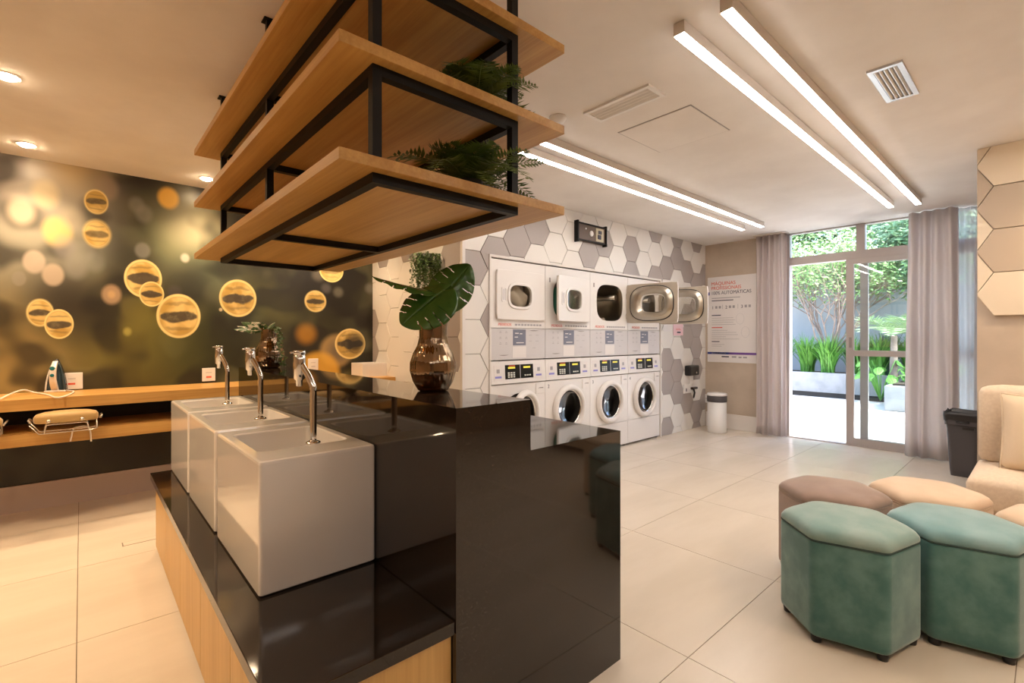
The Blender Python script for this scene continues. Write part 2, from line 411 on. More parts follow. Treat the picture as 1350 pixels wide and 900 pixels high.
    col = t.mix(t.math('MULTIPLY', t.smooth(n4, .52, .36), .78), col, (.022, .019, .015))
    for a in soft: col = blob(col, *a[:4], a[4]*.82, min(.6, a[5]*1.5))
    def bubble(col, px, py, r, sharp=1.0, band=1.0):
        u, v = uv(px, py, r); d = length(u, v); s = .03 if sharp == 1 else (.10 if sharp > .4 else .2)
        body = t.mix(t.smooth(t.noise(P, 8, 2, .5, .4), .35, .65), (.52, .33, .08), (.80, .58, .22))
        wob = t.math('MULTIPLY', t.math('SUBTRACT', t.noise(P, 6+px*.008, 3, .5), .5), .5)
        bv = t.math('ABSOLUTE', t.math('ADD', t.math('ADD', v, .02), wob))
        lim = t.math('MULTIPLY', t.math('SUBTRACT', 1.0, t.math('POWER', t.math('ABSOLUTE', u), 2.6)), .27)
        inb = t.math('MULTIPLY', t.smooth(t.math('SUBTRACT', lim, bv), -.05*(2-sharp), .07*(2-sharp)), band)
        inb = t.math('MULTIPLY', inb, t.smooth(d, .92, .78))
        st = t.smooth(t.math('ABSOLUTE', t.math('ADD', t.math('SUBTRACT', t.math('ABSOLUTE', v), .55), wob)), .10, .02)
        body = t.mix(t.math('MULTIPLY', t.math('MULTIPLY', st, t.smooth(d, .9, .7)), .5*band), body, (.20, .14, .06))
        body = t.mix(t.math('MULTIPLY', inb, .9), body, t.mix(t.smooth(t.noise(P, 22, 3, .6), .45, .7), (.030, .028, .030), (.10, .088, .062)))
        rim = t.math('MULTIPLY', t.smooth(d, .80, .95), .85 if sharp > .4 else .35)
        body = t.mix(rim, body, (.90, .70, .30))
        edge = t.math('MULTIPLY', t.smooth(t.math('ABSOLUTE', t.math('SUBTRACT', d, .86)), .05, .0), .35)
        body = t.mix(edge, body, (.35, .20, .05))
        return t.mix(t.smooth(d, 1+s, 1-s), col, body)
    for a in [(53, 412, 18, .6), (127, 266, 16, .6, .9), (128, 308, 18, .3, .8), (437, 356, 16, 1, .6), (416, 397, 14, .6), (78, 427, 19.5), (189, 367, 25), (200, 387.5, 16.5), (236, 416.5, 29), (314, 393, 24.5), (462, 453, 20, 1, 1)]:
        col = bubble(col, *a)
    col = blob(col, 468, 452, 12, (.03, .026, .024), .85, .5)
    t.l.new(col, b.inputs['Base Color']); return m
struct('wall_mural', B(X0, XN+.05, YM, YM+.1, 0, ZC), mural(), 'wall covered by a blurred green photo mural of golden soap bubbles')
struct('baseboard_mural', B(X0, XN, YM-.018, YM, 0, .19), M_BASE, 'wide mauve skirting board under the mural')
# return wall of the niche and machine wall (solid blocks with an alcove for the machines)
MX0, MX1, MZ1 = 2.675, 5.411, 1.957
wr = struct('wall_niche', B(XN+.012, XN+.05, YW+.02, YM, 0, ZC), M_GROUT, 'niche side wall clad in white hexagonal tiles')
wm_mb = MB().box(XN+.012, MX0-.012, YW+.012, YW+.9, 0, ZC).box(MX1+.012, XD+.02, YW+.012, YW+.9, 0, ZC).box(MX0-.012, MX1+.012, YW+.012, YW+.9, MZ1+.01, ZC).box(MX0-.012, MX1+.012, YW+.85, YW+.9, 0, MZ1+.01)
wm = struct('wall_machines', wm_mb, M_GROUT, 'machine wall clad in white and taupe hexagonal tiles')
struct('trim_1', B(XN-.008, XN+.022, YW-.012, YW+.02, 0, ZC), M_BASEW, 'white corner strip where the tiled walls meet')
struct('trim_2', MB().box(MX0-.022, MX0-.004, YW-.014, YW+.03, 0, MZ1).box(MX1+.004, MX1+.022, YW-.014, YW+.03, 0, MZ1).box(MX0-.022, MX1+.022, YW-.014, YW+.03, MZ1, MZ1+.02), M_BASEW, 'white frame around the stacked laundry machines')
# hexagonal tiles
HP, HV = .2593, .294           # column pitch, row pitch
def clip(poly, a, b, c):       # keep a*x+b*y<=c
    out = []
    for i in range(len(poly)):
        p, q = poly[i-1], poly[i]; dp = a*p[0]+b*p[1]-c; dq = a*q[0]+b*q[1]-c
        if (dp < 0) != (dq < 0):
            k = dp/(dp-dq); out.append((p[0]+(q[0]-p[0])*k, p[1]+(q[1]-p[1])*k))
        if dq <= 0: out.append(q)
    return out
def area(p): return abs(sum(p[i-1][0]*p[i][1]-p[i][0]*p[i-1][1] for i in range(len(p))))/2 if len(p) > 2 else 0
def hexpoly(cx, cz, g=.0022):
    a, b, h = HP*2/3-g, HP/3-g*.6, HV/2-g
    return [(cx+a, cz), (cx+b, cz+h), (cx-b, cz+h), (cx-a, cz), (cx-b, cz-h), (cx+b, cz-h)]
full_hex = {}
def put_hex(parent, cu, cz, m, plane, depth0, rect, hole=None, thick=.012):
    full = hexpoly(cu, cz)
    p = clip(clip(clip(clip(full, 1, 0, rect[1]), -1, 0, -rect[0]), 0, 1, rect[3]), 0, -1, -rect[2])
    if area(p) < .0004: return
    polys = [p]
    if hole:
        hx0, hx1, hz1 = hole
        inside = clip(clip(clip(p, 1, 0, hx1), -1, 0, -hx0), 0, 1, hz1)
        if area(inside) > 1e-5:
            top = clip(p, 0, -1, -hz1); low = clip(p, 0, 1, hz1)
            polys = [q for q in (top, clip(low, 1, 0, hx0), clip(low, -1, 0, -hx1)) if area(q) > .0004]
            if not polys: return
    dj = random.uniform(-.0025, .0025)
    if plane == 'Y': to3 = lambda u, v, d: (u-cu, -d, v-cz); loc = (cu, depth0-dj, cz)
    else: to3 = lambda u, v, d: (-d, u-cu, v-cz); loc = (depth0-dj, cu, cz)
    isfull = len(polys) == 1 and abs(area(polys[0])-area(full)) < 1e-6
    key = (m.name, plane)
    if isfull and key in full_hex: me = full_hex[key]
    else:
        mb = MB()
        for q in polys: mb.prism(q, to3, 0, thick, .0022)
        me = mb.mesh('hex_tile'); me.materials.append(m)
        if isfull: full_hex[key] = me
    o = link('hex_tile', me, None, parent); o.location = loc
G = {(0, 1), (1, 1), (1, -1), (2, 2), (3, 2), (6, 2), (7, 2), (9, 1), (9, 2), (11, 1), (11, 3), (12, 2), (13, 2), (13, 3), (14, 2), (15, 1), (15, 3),
     (12, -2), (13, -3), (12, -3), (13, -4), (12, -5), (14, -1), (14, 0), (14, -4), (15, -1), (15, -2), (15, -3), (15, -5), (15, -6), (15, 0), (16, 2), (16, -4)}
for j in range(0, 17):
    for k in range(-6, 5):
        cx, cz = 2.473+HP*j, 1.548+HV*k+(HV/2 if j % 2 else 0)
        put_hex(wm, cx, cz, M_HEXG if (j, k) in G else M_HEXW, 'Y', YW+.012, (XN+.024, XD-.001, .001, ZC-.001), (MX0-.02, MX1+.02, MZ1+.018))
NG = {(-1, 0), (-1, -1), (5, 0), (5, -1)}
for px, py in ((503, 348), (537, 333), (607, 339), (572, 383), (505, 300), (560, 300)):
    p = atX(px, py, XN); i = round((4.695-p.y)/.2555); NG.add((i, round((p.z-1.253-(HV/2 if i % 2 else 0))/HV)))
for i in range(-1, 7):
    for k in range(-6, 6):
        cy, cz = 4.695-HP*.985*i, 1.253+HV*k+(HV/2 if i % 2 else 0)
        put_hex(wr, cy, cz, M_HEXG if (i, k) in NG else M_HEXW, 'X', XN+.012, (YW+.025, YM-.001, .001, ZC-.001))
# door wall: cement with a full-height glazed opening
YO1, YO0 = 2.215, .42
wd = struct('wall_door', MB().box(XD, XD+.12, YO1, YW+.4, 0, ZC).box(XD, XD+.12, -.6, YO0, 0, ZC), M_CEMENT, 'beige cement wall beside the sliding glass door')
struct('baseboard_door', B(XD-.016, XD, YO1+.02, YW-.012, 0, .20), M_BASEW, 'white skirting board below the instruction poster')
B(XD-.019, XD-.016, YO1+.02, YW-.012, .145, .155).build('baseboard_bead', M_BASEW, bpy.data.objects['baseboard_door'])
# sofa wall with hexagonal tiles on its upper part
ws = struct('wall_sofa', B(XS, XS+.25, Y0, YS, 0, ZC), M_CEMENT, 'beige cement pier wall behind the sofa')
SG = {0: M_HEXC, 1: M_HEXB, 2: M_HEXB, 3: M_HEXC}
for i in range(-1, 8):
    cy = .257-HP/3-HP*i
    for k in range(-1, 5):
        cz = 1.543+HV*k+(HV/2 if i % 2 else 0)
        m = (M_HEXC if k in (0, 3) else M_HEXB) if i == 0 else (M_HEXB if (k+i) % 3 == 1 and i > -1 or (i == -1 and k == 2) else M_HEXC)
        if i == -1 and k < 0: continue
        if i != 0 and k < 0: continue
        if k == -1: continue
        put_hex(ws, cy, cz, m, 'X', XS, (-2.2, YS-.004, 1.30, ZC-.001), None, .03)
# unseen walls that close the room behind the camera
struct('wall_left', B(X0-.1, X0, Y0, YM+.1, 0, ZC), M_WALLB, 'plain beige wall on the left outside the view')
struct('wall_behind', B(X0-.1, XS+.25, Y0-.1, Y0, 0, ZC), M_WALLB, 'plain brown wall behind the viewpoint')
struct('wall_curtain', B(XS+.25, XD+.12, -.62, -.5, 0, ZC), M_CEMENT, 'short cement wall behind the sofa pier')
# ------------------------------------------------------------------ sliding door and transom
d1 = struct('door_1', MB().box(XD+.01, XD+.11, YO1-.03, YO1, 0, 2.15).box(XD+.01, XD+.11, YO0, YO0+.03, 0, 2.15).box(XD+.0, XD+.12, YO0, YO1, -.004, .012), M_ALU, 'grey metal sliding glass door standing half open')
def leaf(xa, ya, yb, hand):
    lf = MB().box(xa, xa+.035, yb-.075, yb, .012, 2.15).box(xa, xa+.035, ya, ya+.06, .012, 2.15).box(xa, xa+.035, ya+.06, yb-.075, .012, .09).box(xa, xa+.035, ya+.06, yb-.075, 2.095, 2.15).box(xa, xa+.035, ya+.06, yb-.075, 1.035, 1.10).build('door_leaf', M_ALU, d1)
    B(xa+.014, xa+.020, ya+.06, yb-.075, 1.10, 2.095).build('pane', M_PANE, lf); B(xa+.014, xa+.020, ya+.06, yb-.075, .09, 1.035).build('pane', M_PANE, lf)
    if hand: B(xa-.008, xa, yb-.055, yb-.03, 1.13, 1.25).build('door_handle', M_APPLK, lf, bev=.003)
leaf(XD+.012, YO0+.03, 1.585, True); leaf(XD+.062, YO0+.03, 1.46, False)
w1 = struct('window_1', MB().box(XD+.005, XD+.115, YO0, YO1, 2.15, 2.245).box(XD+.02, XD+.10, 1.405, 1.49, 2.245, ZC).box(XD+.02, XD+.10, YO1-.03, YO1, 2.245, ZC).box(XD+.02, XD+.10, YO0, YO0+.03, 2.245, ZC).box(XD+.02, XD+.10, YO0+.03, 1.405, ZC-.012, ZC).box(XD+.02, XD+.10, 1.49, YO1-.03, ZC-.012, ZC), M_ALU, 'grey metal transom window above the sliding door')
B(XD+.055, XD+.061, 1.49, YO1-.03, 2.245, ZC-.012).build('pane', M_PANE, w1); B(XD+.055, XD+.061, YO0+.03, 1.405, 2.245, ZC-.012).build('pane', M_PANE, w1)
# ------------------------------------------------------------------ curtains
def curtain(name, xa, ya, yb, folds, amp, m, label, ph=0, z0=.015, flare=.0):
    N, Kz = folds*14, 14
    rings = []
    for k in range(Kz+1):
        z = z0+(ZC-.01-z0)*k/Kz; h = k/Kz; row = []
        for i in range(N+1):
            t_ = i/N; s = t_*folds*2*PI+ph
            y = ya+(yb-ya)*t_ + .012*math.sin(s*.5+3*h)*(1-h*.6) + flare*(1-h)*(t_-.5)
            x = xa + amp*(.75+.25*math.sin(2.1*t_*folds+1.3))*math.sin(s+.5*math.sin(3*h+t_*5)*(1-h)) + .006*math.sin(9*h+t_*7)
            row.append((x, y, z))
        rings.append(row)
    o = MB().loops(rings, False, False, False).build(name, m, fix=False, solid=.003)
    return o
ct = thing('curtain', (6.49, 2.35, 0), 'taupe full-length curtain bunched between poster and open doorway', 'curtain')
o = curtain('fabric', 0, -.18, .18, 5, .036, M_CURT, '', 0); o.parent = ct
B(6.42, 6.57, 2.16, 2.54, ZC-.012, ZC).build('curtain_track', M_FIX, ct)
ct2 = thing('curtain', (6.44, .80, 0), 'taupe full-length curtain drawn back right of the door, before the sheer', 'curtain')
o = curtain('fabric', 0, -.19, .19, 4, .045, M_CURT, '', 1.0, flare=.05); o.parent = ct2
ct3 = thing('sheer_curtain', (6.555, .50, 0), 'pale translucent sheer curtain between taupe curtain and sofa pier', 'curtain')
o = curtain('fabric', 0, -.17, .20, 5, .022, M_SHEER, '', .4); o.parent = ct3

# ------------------------------------------------------------------ island: oak cabinet, granite counter, granite bar
IX0, IX1, IY0, IY1 = .325, .785, 1.135, 3.50
ic = thing('island_cabinet', (.55, 2.3, 0), 'oak veneer base cabinet under the black granite sink counter', 'cabinet')
B(IX0+.02, IX1-.01, IY0+.02, IY1-.02, .02, .415).build('body', M_DARK, ic)
B(IX0+.015, IX1-.002, IY0, IY0+.018, .03, .405).build('end_panel', M_WOODZ, ic); B(IX0+.015, IX1-.002, IY1-.018, IY1, .0, .41).build('end_panel', M_WOODZ, ic)
dy = [IY0, 1.60, 2.07, 2.55, 3.03, IY1-.02]
for a, b in zip(dy[:-1], dy[1:]):
    B(IX0, IX0+.018, a+.002, b-.002, .035, .402).build('door', M_WOODZ, ic)
B(IX0+.03, IX1-.01, IY0+.03, IY1-.03, 0, .03).build('plinth', M_DARK, ic)
B(.304, IX1-.001, 1.118, 3.54, .412, .45).build('granite_countertop', M_GRAN, bev=.002)
tag(bpy.data.objects['granite_countertop'], 'polished black granite counter carrying the three square sinks', 'countertop')
BX1, LX1, LZ = 1.077, 1.562, .887
YB0, YB1 = 1.114, 3.62
br = thing('granite_bar', (1.1, 2.3, 0), 'stepped polished black granite bar wall behind the sinks', 'bar counter')
# front slab follows the step outline
prof = [(.786, 0), (LX1, 0), (LX1, LZ), (BX1, LZ), (BX1, 1.05), (.786, 1.05)]
mb = MB(); f_ = [(x, YB0, z) for x, z in prof]; k_ = [(x, YB0+.03, z) for x, z in prof]
mb.add(f_+k_, [(0, 1, 2, 3), (0, 3, 4, 5), (9, 8, 7, 6), (11, 10, 9, 6)]+[(i, (i+1) % 6, 6+(i+1) % 6, 6+i) for i in range(6)])
mb.build('end_slab', M_GRAN, br)
B(.786, .816, YB0+.03, YB1, 0, 1.05).build('sink_side_slab', M_GRAN, br); B(.816, BX1, YB0+.03, YB1, 1.02, 1.05).build('bar_top', M_GRAN, br)
B(BX1-.03, BX1, YB0+.03, YB1, LZ-.03, 1.02).build('riser_slab', M_GRAN, br); B(BX1, LX1, YB0+.03, YB1, LZ-.03, LZ).build('ledge_top', M_GRAN, br)
B(.816, BX1-.03, YB1-.03, YB1, 0, 1.02).build('far_slab', M_GRAN, br); B(BX1-.03, BX1, YB0+.03, YB1, 0, LZ-.03).build('knee_panel', M_GRAN, br)
B(BX1, LX1, YB1-.03, YB1, 0, LZ-.03).build('far_leg', M_GRAN, br)

# ------------------------------------------------------------------ sinks and taps
SL = .615; pitch = .66; SH = .418
def spline0(pts, k=6):
    out = []; P_ = [pts[0]]+list(pts)+[pts[-1]]
    for i in range(1, len(P_)-2):
        a, b_, c_, d_ = P_[i-1:i+3]
        for j in range(k):
            t_ = j/k; out.append(.5*((2*b_)+(c_-a)*t_+(2*a-5*b_+4*c_-d_)*t_*t_+(3*b_-a-3*c_+d_)*t_**3))
    return out+[pts[-1]]
def sink(y0, label):
    s = thing('square_sink', (.595, y0+SL/2, .45), label, 'sink', 'white laundry sinks on the island')
    hx, hy = .19, SL/2
    def rr(x, y, cy, r): return roundpoly([(-x, cy-y), (x, cy-y), (x, cy+y), (-x, cy+y)], r, 6)
    mb = MB(); ro = lambda k, r: rr(hx-k, hy-k, 0, r)
    spec = [(ro(.006, .008), .003), (ro(0, .012), .008), (ro(0, .012), SH-.010), (ro(.002, .012), SH-.003), (ro(.008, .010), SH), (rr(.157, .196, .03, .035), SH), (rr(.152, .191, .03, .035), SH-.005), (rr(.140, .176, .03, .05), SH-.19), (rr(.130, .165, .03, .05), SH-.202), (rr(.02, .02, .03, .01), SH-.205)]
    rings = [[(p[0], p[1], z) for p in q] for q, z in spec]
    mb.loops(rings, smooth=False)
    mb.build('bowl', M_CER, s, world=False)
    MB().lathe([(.012, 0), (.028, 0), (.03, .003), (.012, .004)], (0, .035, SH-.205), 20).build('drain', M_CHROME, s, world=False)
    return s
def tap(y, label):
    t_ = thing('tap', (.625, y, .45+SH), label, 'tap', 'chrome taps on the sinks')
    MB().lathe([(.026, 0), (.026, .004), (.02, .008), (.012, .01)], n=20).build('flange', M_CHROME, t_, world=False)
    d = Vector((-.5, .866, 0)).normalized(); Vz = lambda z: Vector((0, 0, z))
    path = spline0([Vz(.008), Vz(.10), Vz(.185), d*.004+Vz(.21), d*.022+Vz(.243), d*.044+Vz(.272), d*.058+Vz(.293)], 4)
    MB().tube(path, .0118, 14).build('stem', M_CHROME, t_, world=False)
    hp = d*.062
    hd = MB().lathe([(.007, -.122), (.011, -.12), (.0115, -.100), (.019, -.094), (.0215, -.03), (.0215, -.012), (.0195, -.010), (.0195, -.004), (.0215, -.002), (.021, .008), (.008, .010)], (hp[0], hp[1], .325), 20).build('spout_head', M_CHROME, t_, world=False)
    MB().tube([hp+Vz(.327), hp+Vector((-.02, -.004, .329)), hp+Vector((-.034, -.006, .326))], .0035, 8).build('lever', M_CHROME, hd, world=False)
for i in range(3):
    sink(1.61+pitch*i, ('square white ceramic sink at the near end of the granite counter', 'square white ceramic sink in the middle of the three', 'square white ceramic sink farthest along, nearest the mural')[i])
    tap(1.775+pitch*1.04*i, ('chrome tap on the nearest white sink', 'chrome tap on the middle white sink', 'chrome tap on the farthest white sink')[i])

# ------------------------------------------------------------------ hanging shelf unit
sx0, sx1, sy0, sy1 = .462, 1.268, 1.14, 3.13
fx0, fx1, fy0, fy1, fw = .565, 1.078, 1.175, 3.01, .026
su = thing('hanging_shelf_unit', (.85, 2.1, ZC), 'three-tier oak shelf unit hung on a black steel frame above the island', 'shelf unit')
TZ = (1.68, 1.964, 2.248)
for z in TZ:
    B(sx0, sx1, sy0, sy1, z, z+.03).build('shelf_board', M_WOODY, su, bev=.0015)
    for a in ((fx0, fx0+fw, fy0, fy1), (fx1-fw, fx1, fy0, fy1), (fx0+fw, fx1-fw, fy0, fy0+fw), (fx0+fw, fx1-fw, fy1-fw, fy1), (fx0+fw, fx1-fw, 2.13, 2.13+fw)):
        B(*a, z-.026, z).build('frame_bar', M_BLACKMETAL, su)
for x in (fx0, fx1-fw):
    for y in (fy0, 2.13, fy1-fw):
        for za, zb in ((1.71, 1.964-.026), (1.994, 2.248-.026), (2.278, ZC)):
            B(x, x+fw, y, y+fw, za, zb).build('post', M_BLACKMETAL, su)
        B(x-.012, x+fw+.012, y-.012, y+fw+.012, ZC-.005, ZC).build('ceiling_plate', M_BLACKMETAL, su)

# ------------------------------------------------------------------ foliage builders
def frond(mb, base, d, L, n, wid, droop, curl=0, lw=.30, zmin=None):
    base = Vector(base); d = Vector(d).normalized(); side = d.cross(Vector((0, 0, 1)))
    if side.length < .1: side = Vector((1, 0, 0))
    side.normalize(); pts = []
    for i in range(n+1):
        t_ = i/n; pts.append(base + d*L*t_ + Vector((0, 0, -droop*L*t_*t_)) + side*curl*L*t_*t_)
        if zmin is not None: pts[-1].z = max(pts[-1].z, zmin(pts[-1]))
    for i in range(1, n+1):
        p = pts[i]; t_ = i/n; tan = (pts[i]-pts[i-1]).normalized(); up = side.cross(tan).normalized()
        ln = wid*(math.sin(PI*min(1, .18+t_*.82))**.7)*random.uniform(.85, 1.1)+.002
        ww = L/n*lw*1.7
        for s in (-1, 1):
            q = (side*s*.9+tan*.42+up*random.uniform(-.15, .25)).normalized()
            a, b_, c_, e_ = p, p+q*ln*.4+tan*ww*.6, p+q*ln, p+q*ln*.45-tan*ww*.6
            if zmin is not None:
                for q_ in (b_, c_, e_): q_.z = max(q_.z, zmin(q_)-.004)
            mb.add([a, b_, c_, e_], [(0, 1, 2, 3)])
    mb.tube(pts, [.0016*(1-i/n)+.0005 for i in range(n+1)], 4, False)
def fern(center, R, label, count, group='ferns on the hanging shelves'):
    f = thing('potted_fern', center, label, 'fern', group)
    MB().lathe([(.04, 0), (.05, .055), (.046, .056), (.04, .045)], n=16).build('pot', M_POT, f, world=False)
    for i in range(count):
        a = 2*PI*i/count*1.618*2+random.uniform(-.3, .3); el = random.uniform(.25, 1.25); L = R*random.uniform(.75, 1.1)*(1.0 if el < .7 else .75)
        mb = MB(); frond(mb, (.02*math.cos(a), .02*math.sin(a), .05), (math.cos(a)*math.cos(el), math.sin(a)*math.cos(el), math.sin(el)), L, 20, R*.22, .35+random.uniform(0, .35), random.uniform(-.2, .2), .42, lambda p: (.008 if (p.x+center[0] < sx1+.004 and p.y+center[1] > sy0-.004) else -1))
        mb.build('frond', M_FERN, f, world=False, fix=False)
fern((.96, 1.29, 1.71), .30, 'dark green fern on the lowest hanging shelf', 44)
fern((1.0, 1.29, 1.994), .28, 'dark green fern on the middle hanging shelf', 44)

def sheet_leaf(mb, base, tip, width, nrm, cup=.15, slits=(), droop=.1, heart=.0, ns=70, nt=9):
    base, tip = Vector(base), Vector(tip); ax = tip-base; L = ax.length; ax.normalize(); nrm = Vector(nrm); nrm = (nrm-ax*nrm.dot(ax)).normalized(); sd = ax.cross(nrm)
    for s in (-1, 1):
        grid = []
        for i in range(ns+1):
            t_ = i/ns; wd_ = width*.5*(math.sin(PI*t_**.72)**.62 if 0 < t_ < 1 else 0)
            back = heart*L*(1-t_)**3
            row = []
            for k in range(nt+1):
                v = k/nt
                p = base+ax*(L*t_ + L*.10*v*(1-t_) - back*v) + sd*s*wd_*v + nrm*(cup*wd_*v*v*-1.0 - droop*L*t_*t_ + .010*L*math.sin(t_*26)*v)
                row.append(p)
            grid.append(row)
        vs = [p for r in grid for p in r]; fs = []
        for i in range(ns):
            for k in range(nt):
                tc_ = (i+.5)/ns
                if k >= nt*.38 and any(abs(tc_-x-.04*(k/nt)) < .004+.014*(k/nt-.38) for x in slits): continue
                a = i*(nt+1)+k; fs.append((a, a+1, a+nt+2, a+nt+1))
        mb.add(vs, fs, True)
def vase(loc, label, cat='vase'):
    v = thing('glass_vase', loc, label, cat)
    pr = [(.046, 0), (.056, .004), (.074, .035), (.0855, .075), (.085, .105), (.074, .14), (.058, .17), (.051, .20), (.051, .235), (.055, .262)]
    n = 120; rings = []
    def spl(pr, k):
        out = []
        for i in range(len(pr)-1):
            for j in range(k):
                t_ = j/k; out.append((pr[i][0]+(pr[i+1][0]-pr[i][0])*t_, pr[i][1]+(pr[i+1][1]-pr[i][1])*t_))
        return out+[pr[-1]]
    for r, h in spl(pr, 3):
        rings.append([(r*(1+.011*math.cos(30*2*PI*i/n)+.006*math.sin(11*2*PI*i/n))*math.cos(2*PI*i/n), r*(1+.011*math.cos(30*2*PI*i/n)+.006*math.sin(11*2*PI*i/n))*math.sin(2*PI*i/n), h) for i in range(n)])
    for r, h in reversed(spl([(.046, .012), (.066, .035), (.077, .075), (.0765, .105), (.067, .14), (.052, .17), (.0465, .20), (.0465, .235), (.051, .262)], 2)):
        rings.append([(r*math.cos(2*PI*i/n), r*math.sin(2*PI*i/n), h) for i in range(n)])
    MB().loops(rings).build('glass_body', M_VASE, v, world=False)
    MB().lathe([(.047, -.0), (.05, .006), (.04, .007)], n=32).build('glass_foot', M_VASE, v, world=False)
    return v
V1 = Vector((.985, 1.545, 1.05)); V2 = Vector((.93, 3.44, 1.05))
vase(V1, 'smoky ribbed glass vase at the near end of the bar holding monstera'); vase(V2, 'smoky ribbed glass vase at the far end of the bar')
mp = thing('monstera_leaves', V1+Vector((0, 0, .02)), 'glossy split monstera leaves standing in the near glass vase', 'plant')
J = atF(579, 391, 1.80)
fv = V1.x*FW[0]+V1.y*FW[1]
def bleaf(name, base, tip, width, nrm, m, parent, **kw):
    mb = MB(); sheet_leaf(mb, base, tip, width, nrm, **kw); o = mb.build(name, m, parent, fix=False, solid=.0012)
    return o
toc = Vector((-FW[0], -FW[1], 0))
for bp, tp, wd_, nr, kw in (
        (atF(590, 386, fv+.02), atF(489, 374, fv-.05), .11, Vector((0, 0, 1))+toc*.22, dict(cup=.25, slits=(.5, .66, .8), droop=-.10)),
        (atF(586, 382, fv-.01), atF(528, 424, fv-.10), .21, toc*.9+Vector((0, 0, .8)), dict(cup=.25, slits=(.30, .45, .60, .75), droop=.10, heart=.25)),
        (atF(577, 402, fv+.0), atF(620, 347, fv+.05), .165, toc*.9+Vector((0, 0, .25))+Vector((RT[0], RT[1], 0))*.2, dict(cup=.25, slits=(.34, .5, .66), droop=.06, heart=.2))):
    lf = bleaf('leaf', bp, tp, wd_, nr, M_LEAF, mp, **kw)
    MB().tube([V1+Vector((0, 0, .03)), V1+Vector((0, 0, .2)), (V1+Vector((0, 0, .28))+bp)*.5, bp], .0035, 6).build('stem', M_STEM, lf)
# far vase: variegated leaves and a trailing vine
fp = thing('variegated_plant', V2+Vector((0, 0, .02)), 'variegated leafy plant with trailing vine in the far glass vase', 'plant')
f2 = V2.x*FW[0]+V2.y*FW[1]
for i, (px, py, w_) in enumerate(((308, 432, .07), (318, 423, .06), (330, 424, .07), (326, 437, .06), (345, 424, .06), (362, 425, .06), (312, 428, .05), (371, 432, .05), (340, 432, .06), (355, 432, .05), (322, 430, .06))):
    bleaf('leaf', atF(350, 434, f2), atF(px, py, f2-.05+.02*(i % 4)), w_, Vector((0, 0, 1))+toc*(.4+.3*(i % 3)), M_VARIEG, fp, cup=.3, ns=12, nt=3, droop=.05)
for k in range(5):
    mb = MB(); pts = []
    px0, py0 = 362, 436+3*k
    ppath = [(352, 432), (365-k, 433), (370+k*.8, 445), (369-k, 458), (371+k*1.5, 472), (376+k*1.2-3, 484)][:6-(k % 3)]
    pts = [atF(x, y, f2-.10+.02*k) for x, y in ppath]
    mb.tube(pts, .0015, 4, False)
    for a, b_ in zip(pts[:-1], pts[1:]):
        for q in range(5):
            c_ = a.lerp(b_, q/5); dd = Vector((random.uniform(-1, 1), random.uniform(-1, 1), random.uniform(-.6, .5))).normalized()
            sheet_leaf(mb, c_, c_+dd*.026, .018, (random.uniform(-1, 1), random.uniform(-1, 1), 1), ns=4, nt=1, droop=0)
    mb.build('vine', M_PEARL, fp, fix=False)
# trailing plant hung on the niche wall
hpos = Vector((XN-.105, atX(561, 350, XN-.105).y, 1.88))
hp = thing('hanging_plant', hpos, 'trailing green string plant in a pot hung on the tiled niche wall', 'plant')
MB().lathe([(.055, 0), (.075, .10), (.07, .10), (.06, .02)], n=20).build('pot', M_POT, hp, world=False)
MB().tube([(.0, 0, .1), (.08, 0, .12)], .004, 6).build('bracket', M_BLACKMETAL, hp, world=False)
for k in range(60):
    a = random.uniform(0, 2*PI); r = .05+.075*random.random(); L = random.uniform(.20, .42)*(1-.25*abs(math.cos(a)))
    mb = MB(); p0 = Vector((math.cos(a)*.05, math.sin(a)*.05, .10)); pts = [p0, Vector((math.cos(a)*r*.9, math.sin(a)*r*1.15, .10))]
    n = int(L/.018)
    for i in range(1, n+1): pts.append(Vector((min(.09, math.cos(a)*r+random.uniform(-.006, .006)), math.sin(a)*r*1.25+random.uniform(-.006, .006), .10-.018*i)))
    mb.tube(pts, .0012, 4, False)
    for p in pts[1:]:
        for q in range(2):
            dd = Vector((random.uniform(-1, .6), random.uniform(-1, 1), random.uniform(-.6, .3))).normalized()
            sheet_leaf(mb, p, p+dd*.022, .017, (random.uniform(-1, .2), random.uniform(-1, 1), .6), ns=3, nt=1, droop=0)
    mb.build('strand', M_PEARL, hp, world=False, fix=False)

# ------------------------------------------------------------------ ironing counter along the mural
CYF, CZ = 4.41, .85
wc = thing('wall_counter', (.0, 4.67, .85), 'long oak ironing counter with a lower shelf along the mural', 'counter')
B(X0, 1.0, CYF, YM, CZ-.075, CZ).build('tabletop', M_WOODX, wc, bev=.0015); B(1.0, XN-.002, CYF, YM, CZ-.075, CZ).build('tabletop', M_WOODX, wc, bev=.0015)
B(X0, XN-.002, CYF, YM, .545, .625).build('shelf', M_WOODX, wc, bev=.0015)
for x in (X0, .9, 2.33): B(x, x+.03, CYF+.1, YM, .625, CZ-.075).build('support', M_DARK, wc)
struct('trim_3', B(X0, XN-.002, YM-.004, YM, .625, CZ-.075), M_DARK, 'dark back panel between counter top and lower shelf')
bx = thing('white_box', (2.235, 4.735, CZ), 'open white rectangular box on the counter beside the tiled niche wall', 'box')
MB().box(2.105, 2.365, 4.60, 4.87, CZ, CZ+.012).box(2.105, 2.117, 4.60, 4.87, CZ+.012, CZ+.135).box(2.353, 2.365, 4.60, 4.87, CZ+.012, CZ+.135).box(2.117, 2.353, 4.60, 4.612, CZ+.012, CZ+.135).box(2.117, 2.353, 4.858, 4.87, CZ+.012, CZ+.135).build('box_body', M_PLASTW, bx)
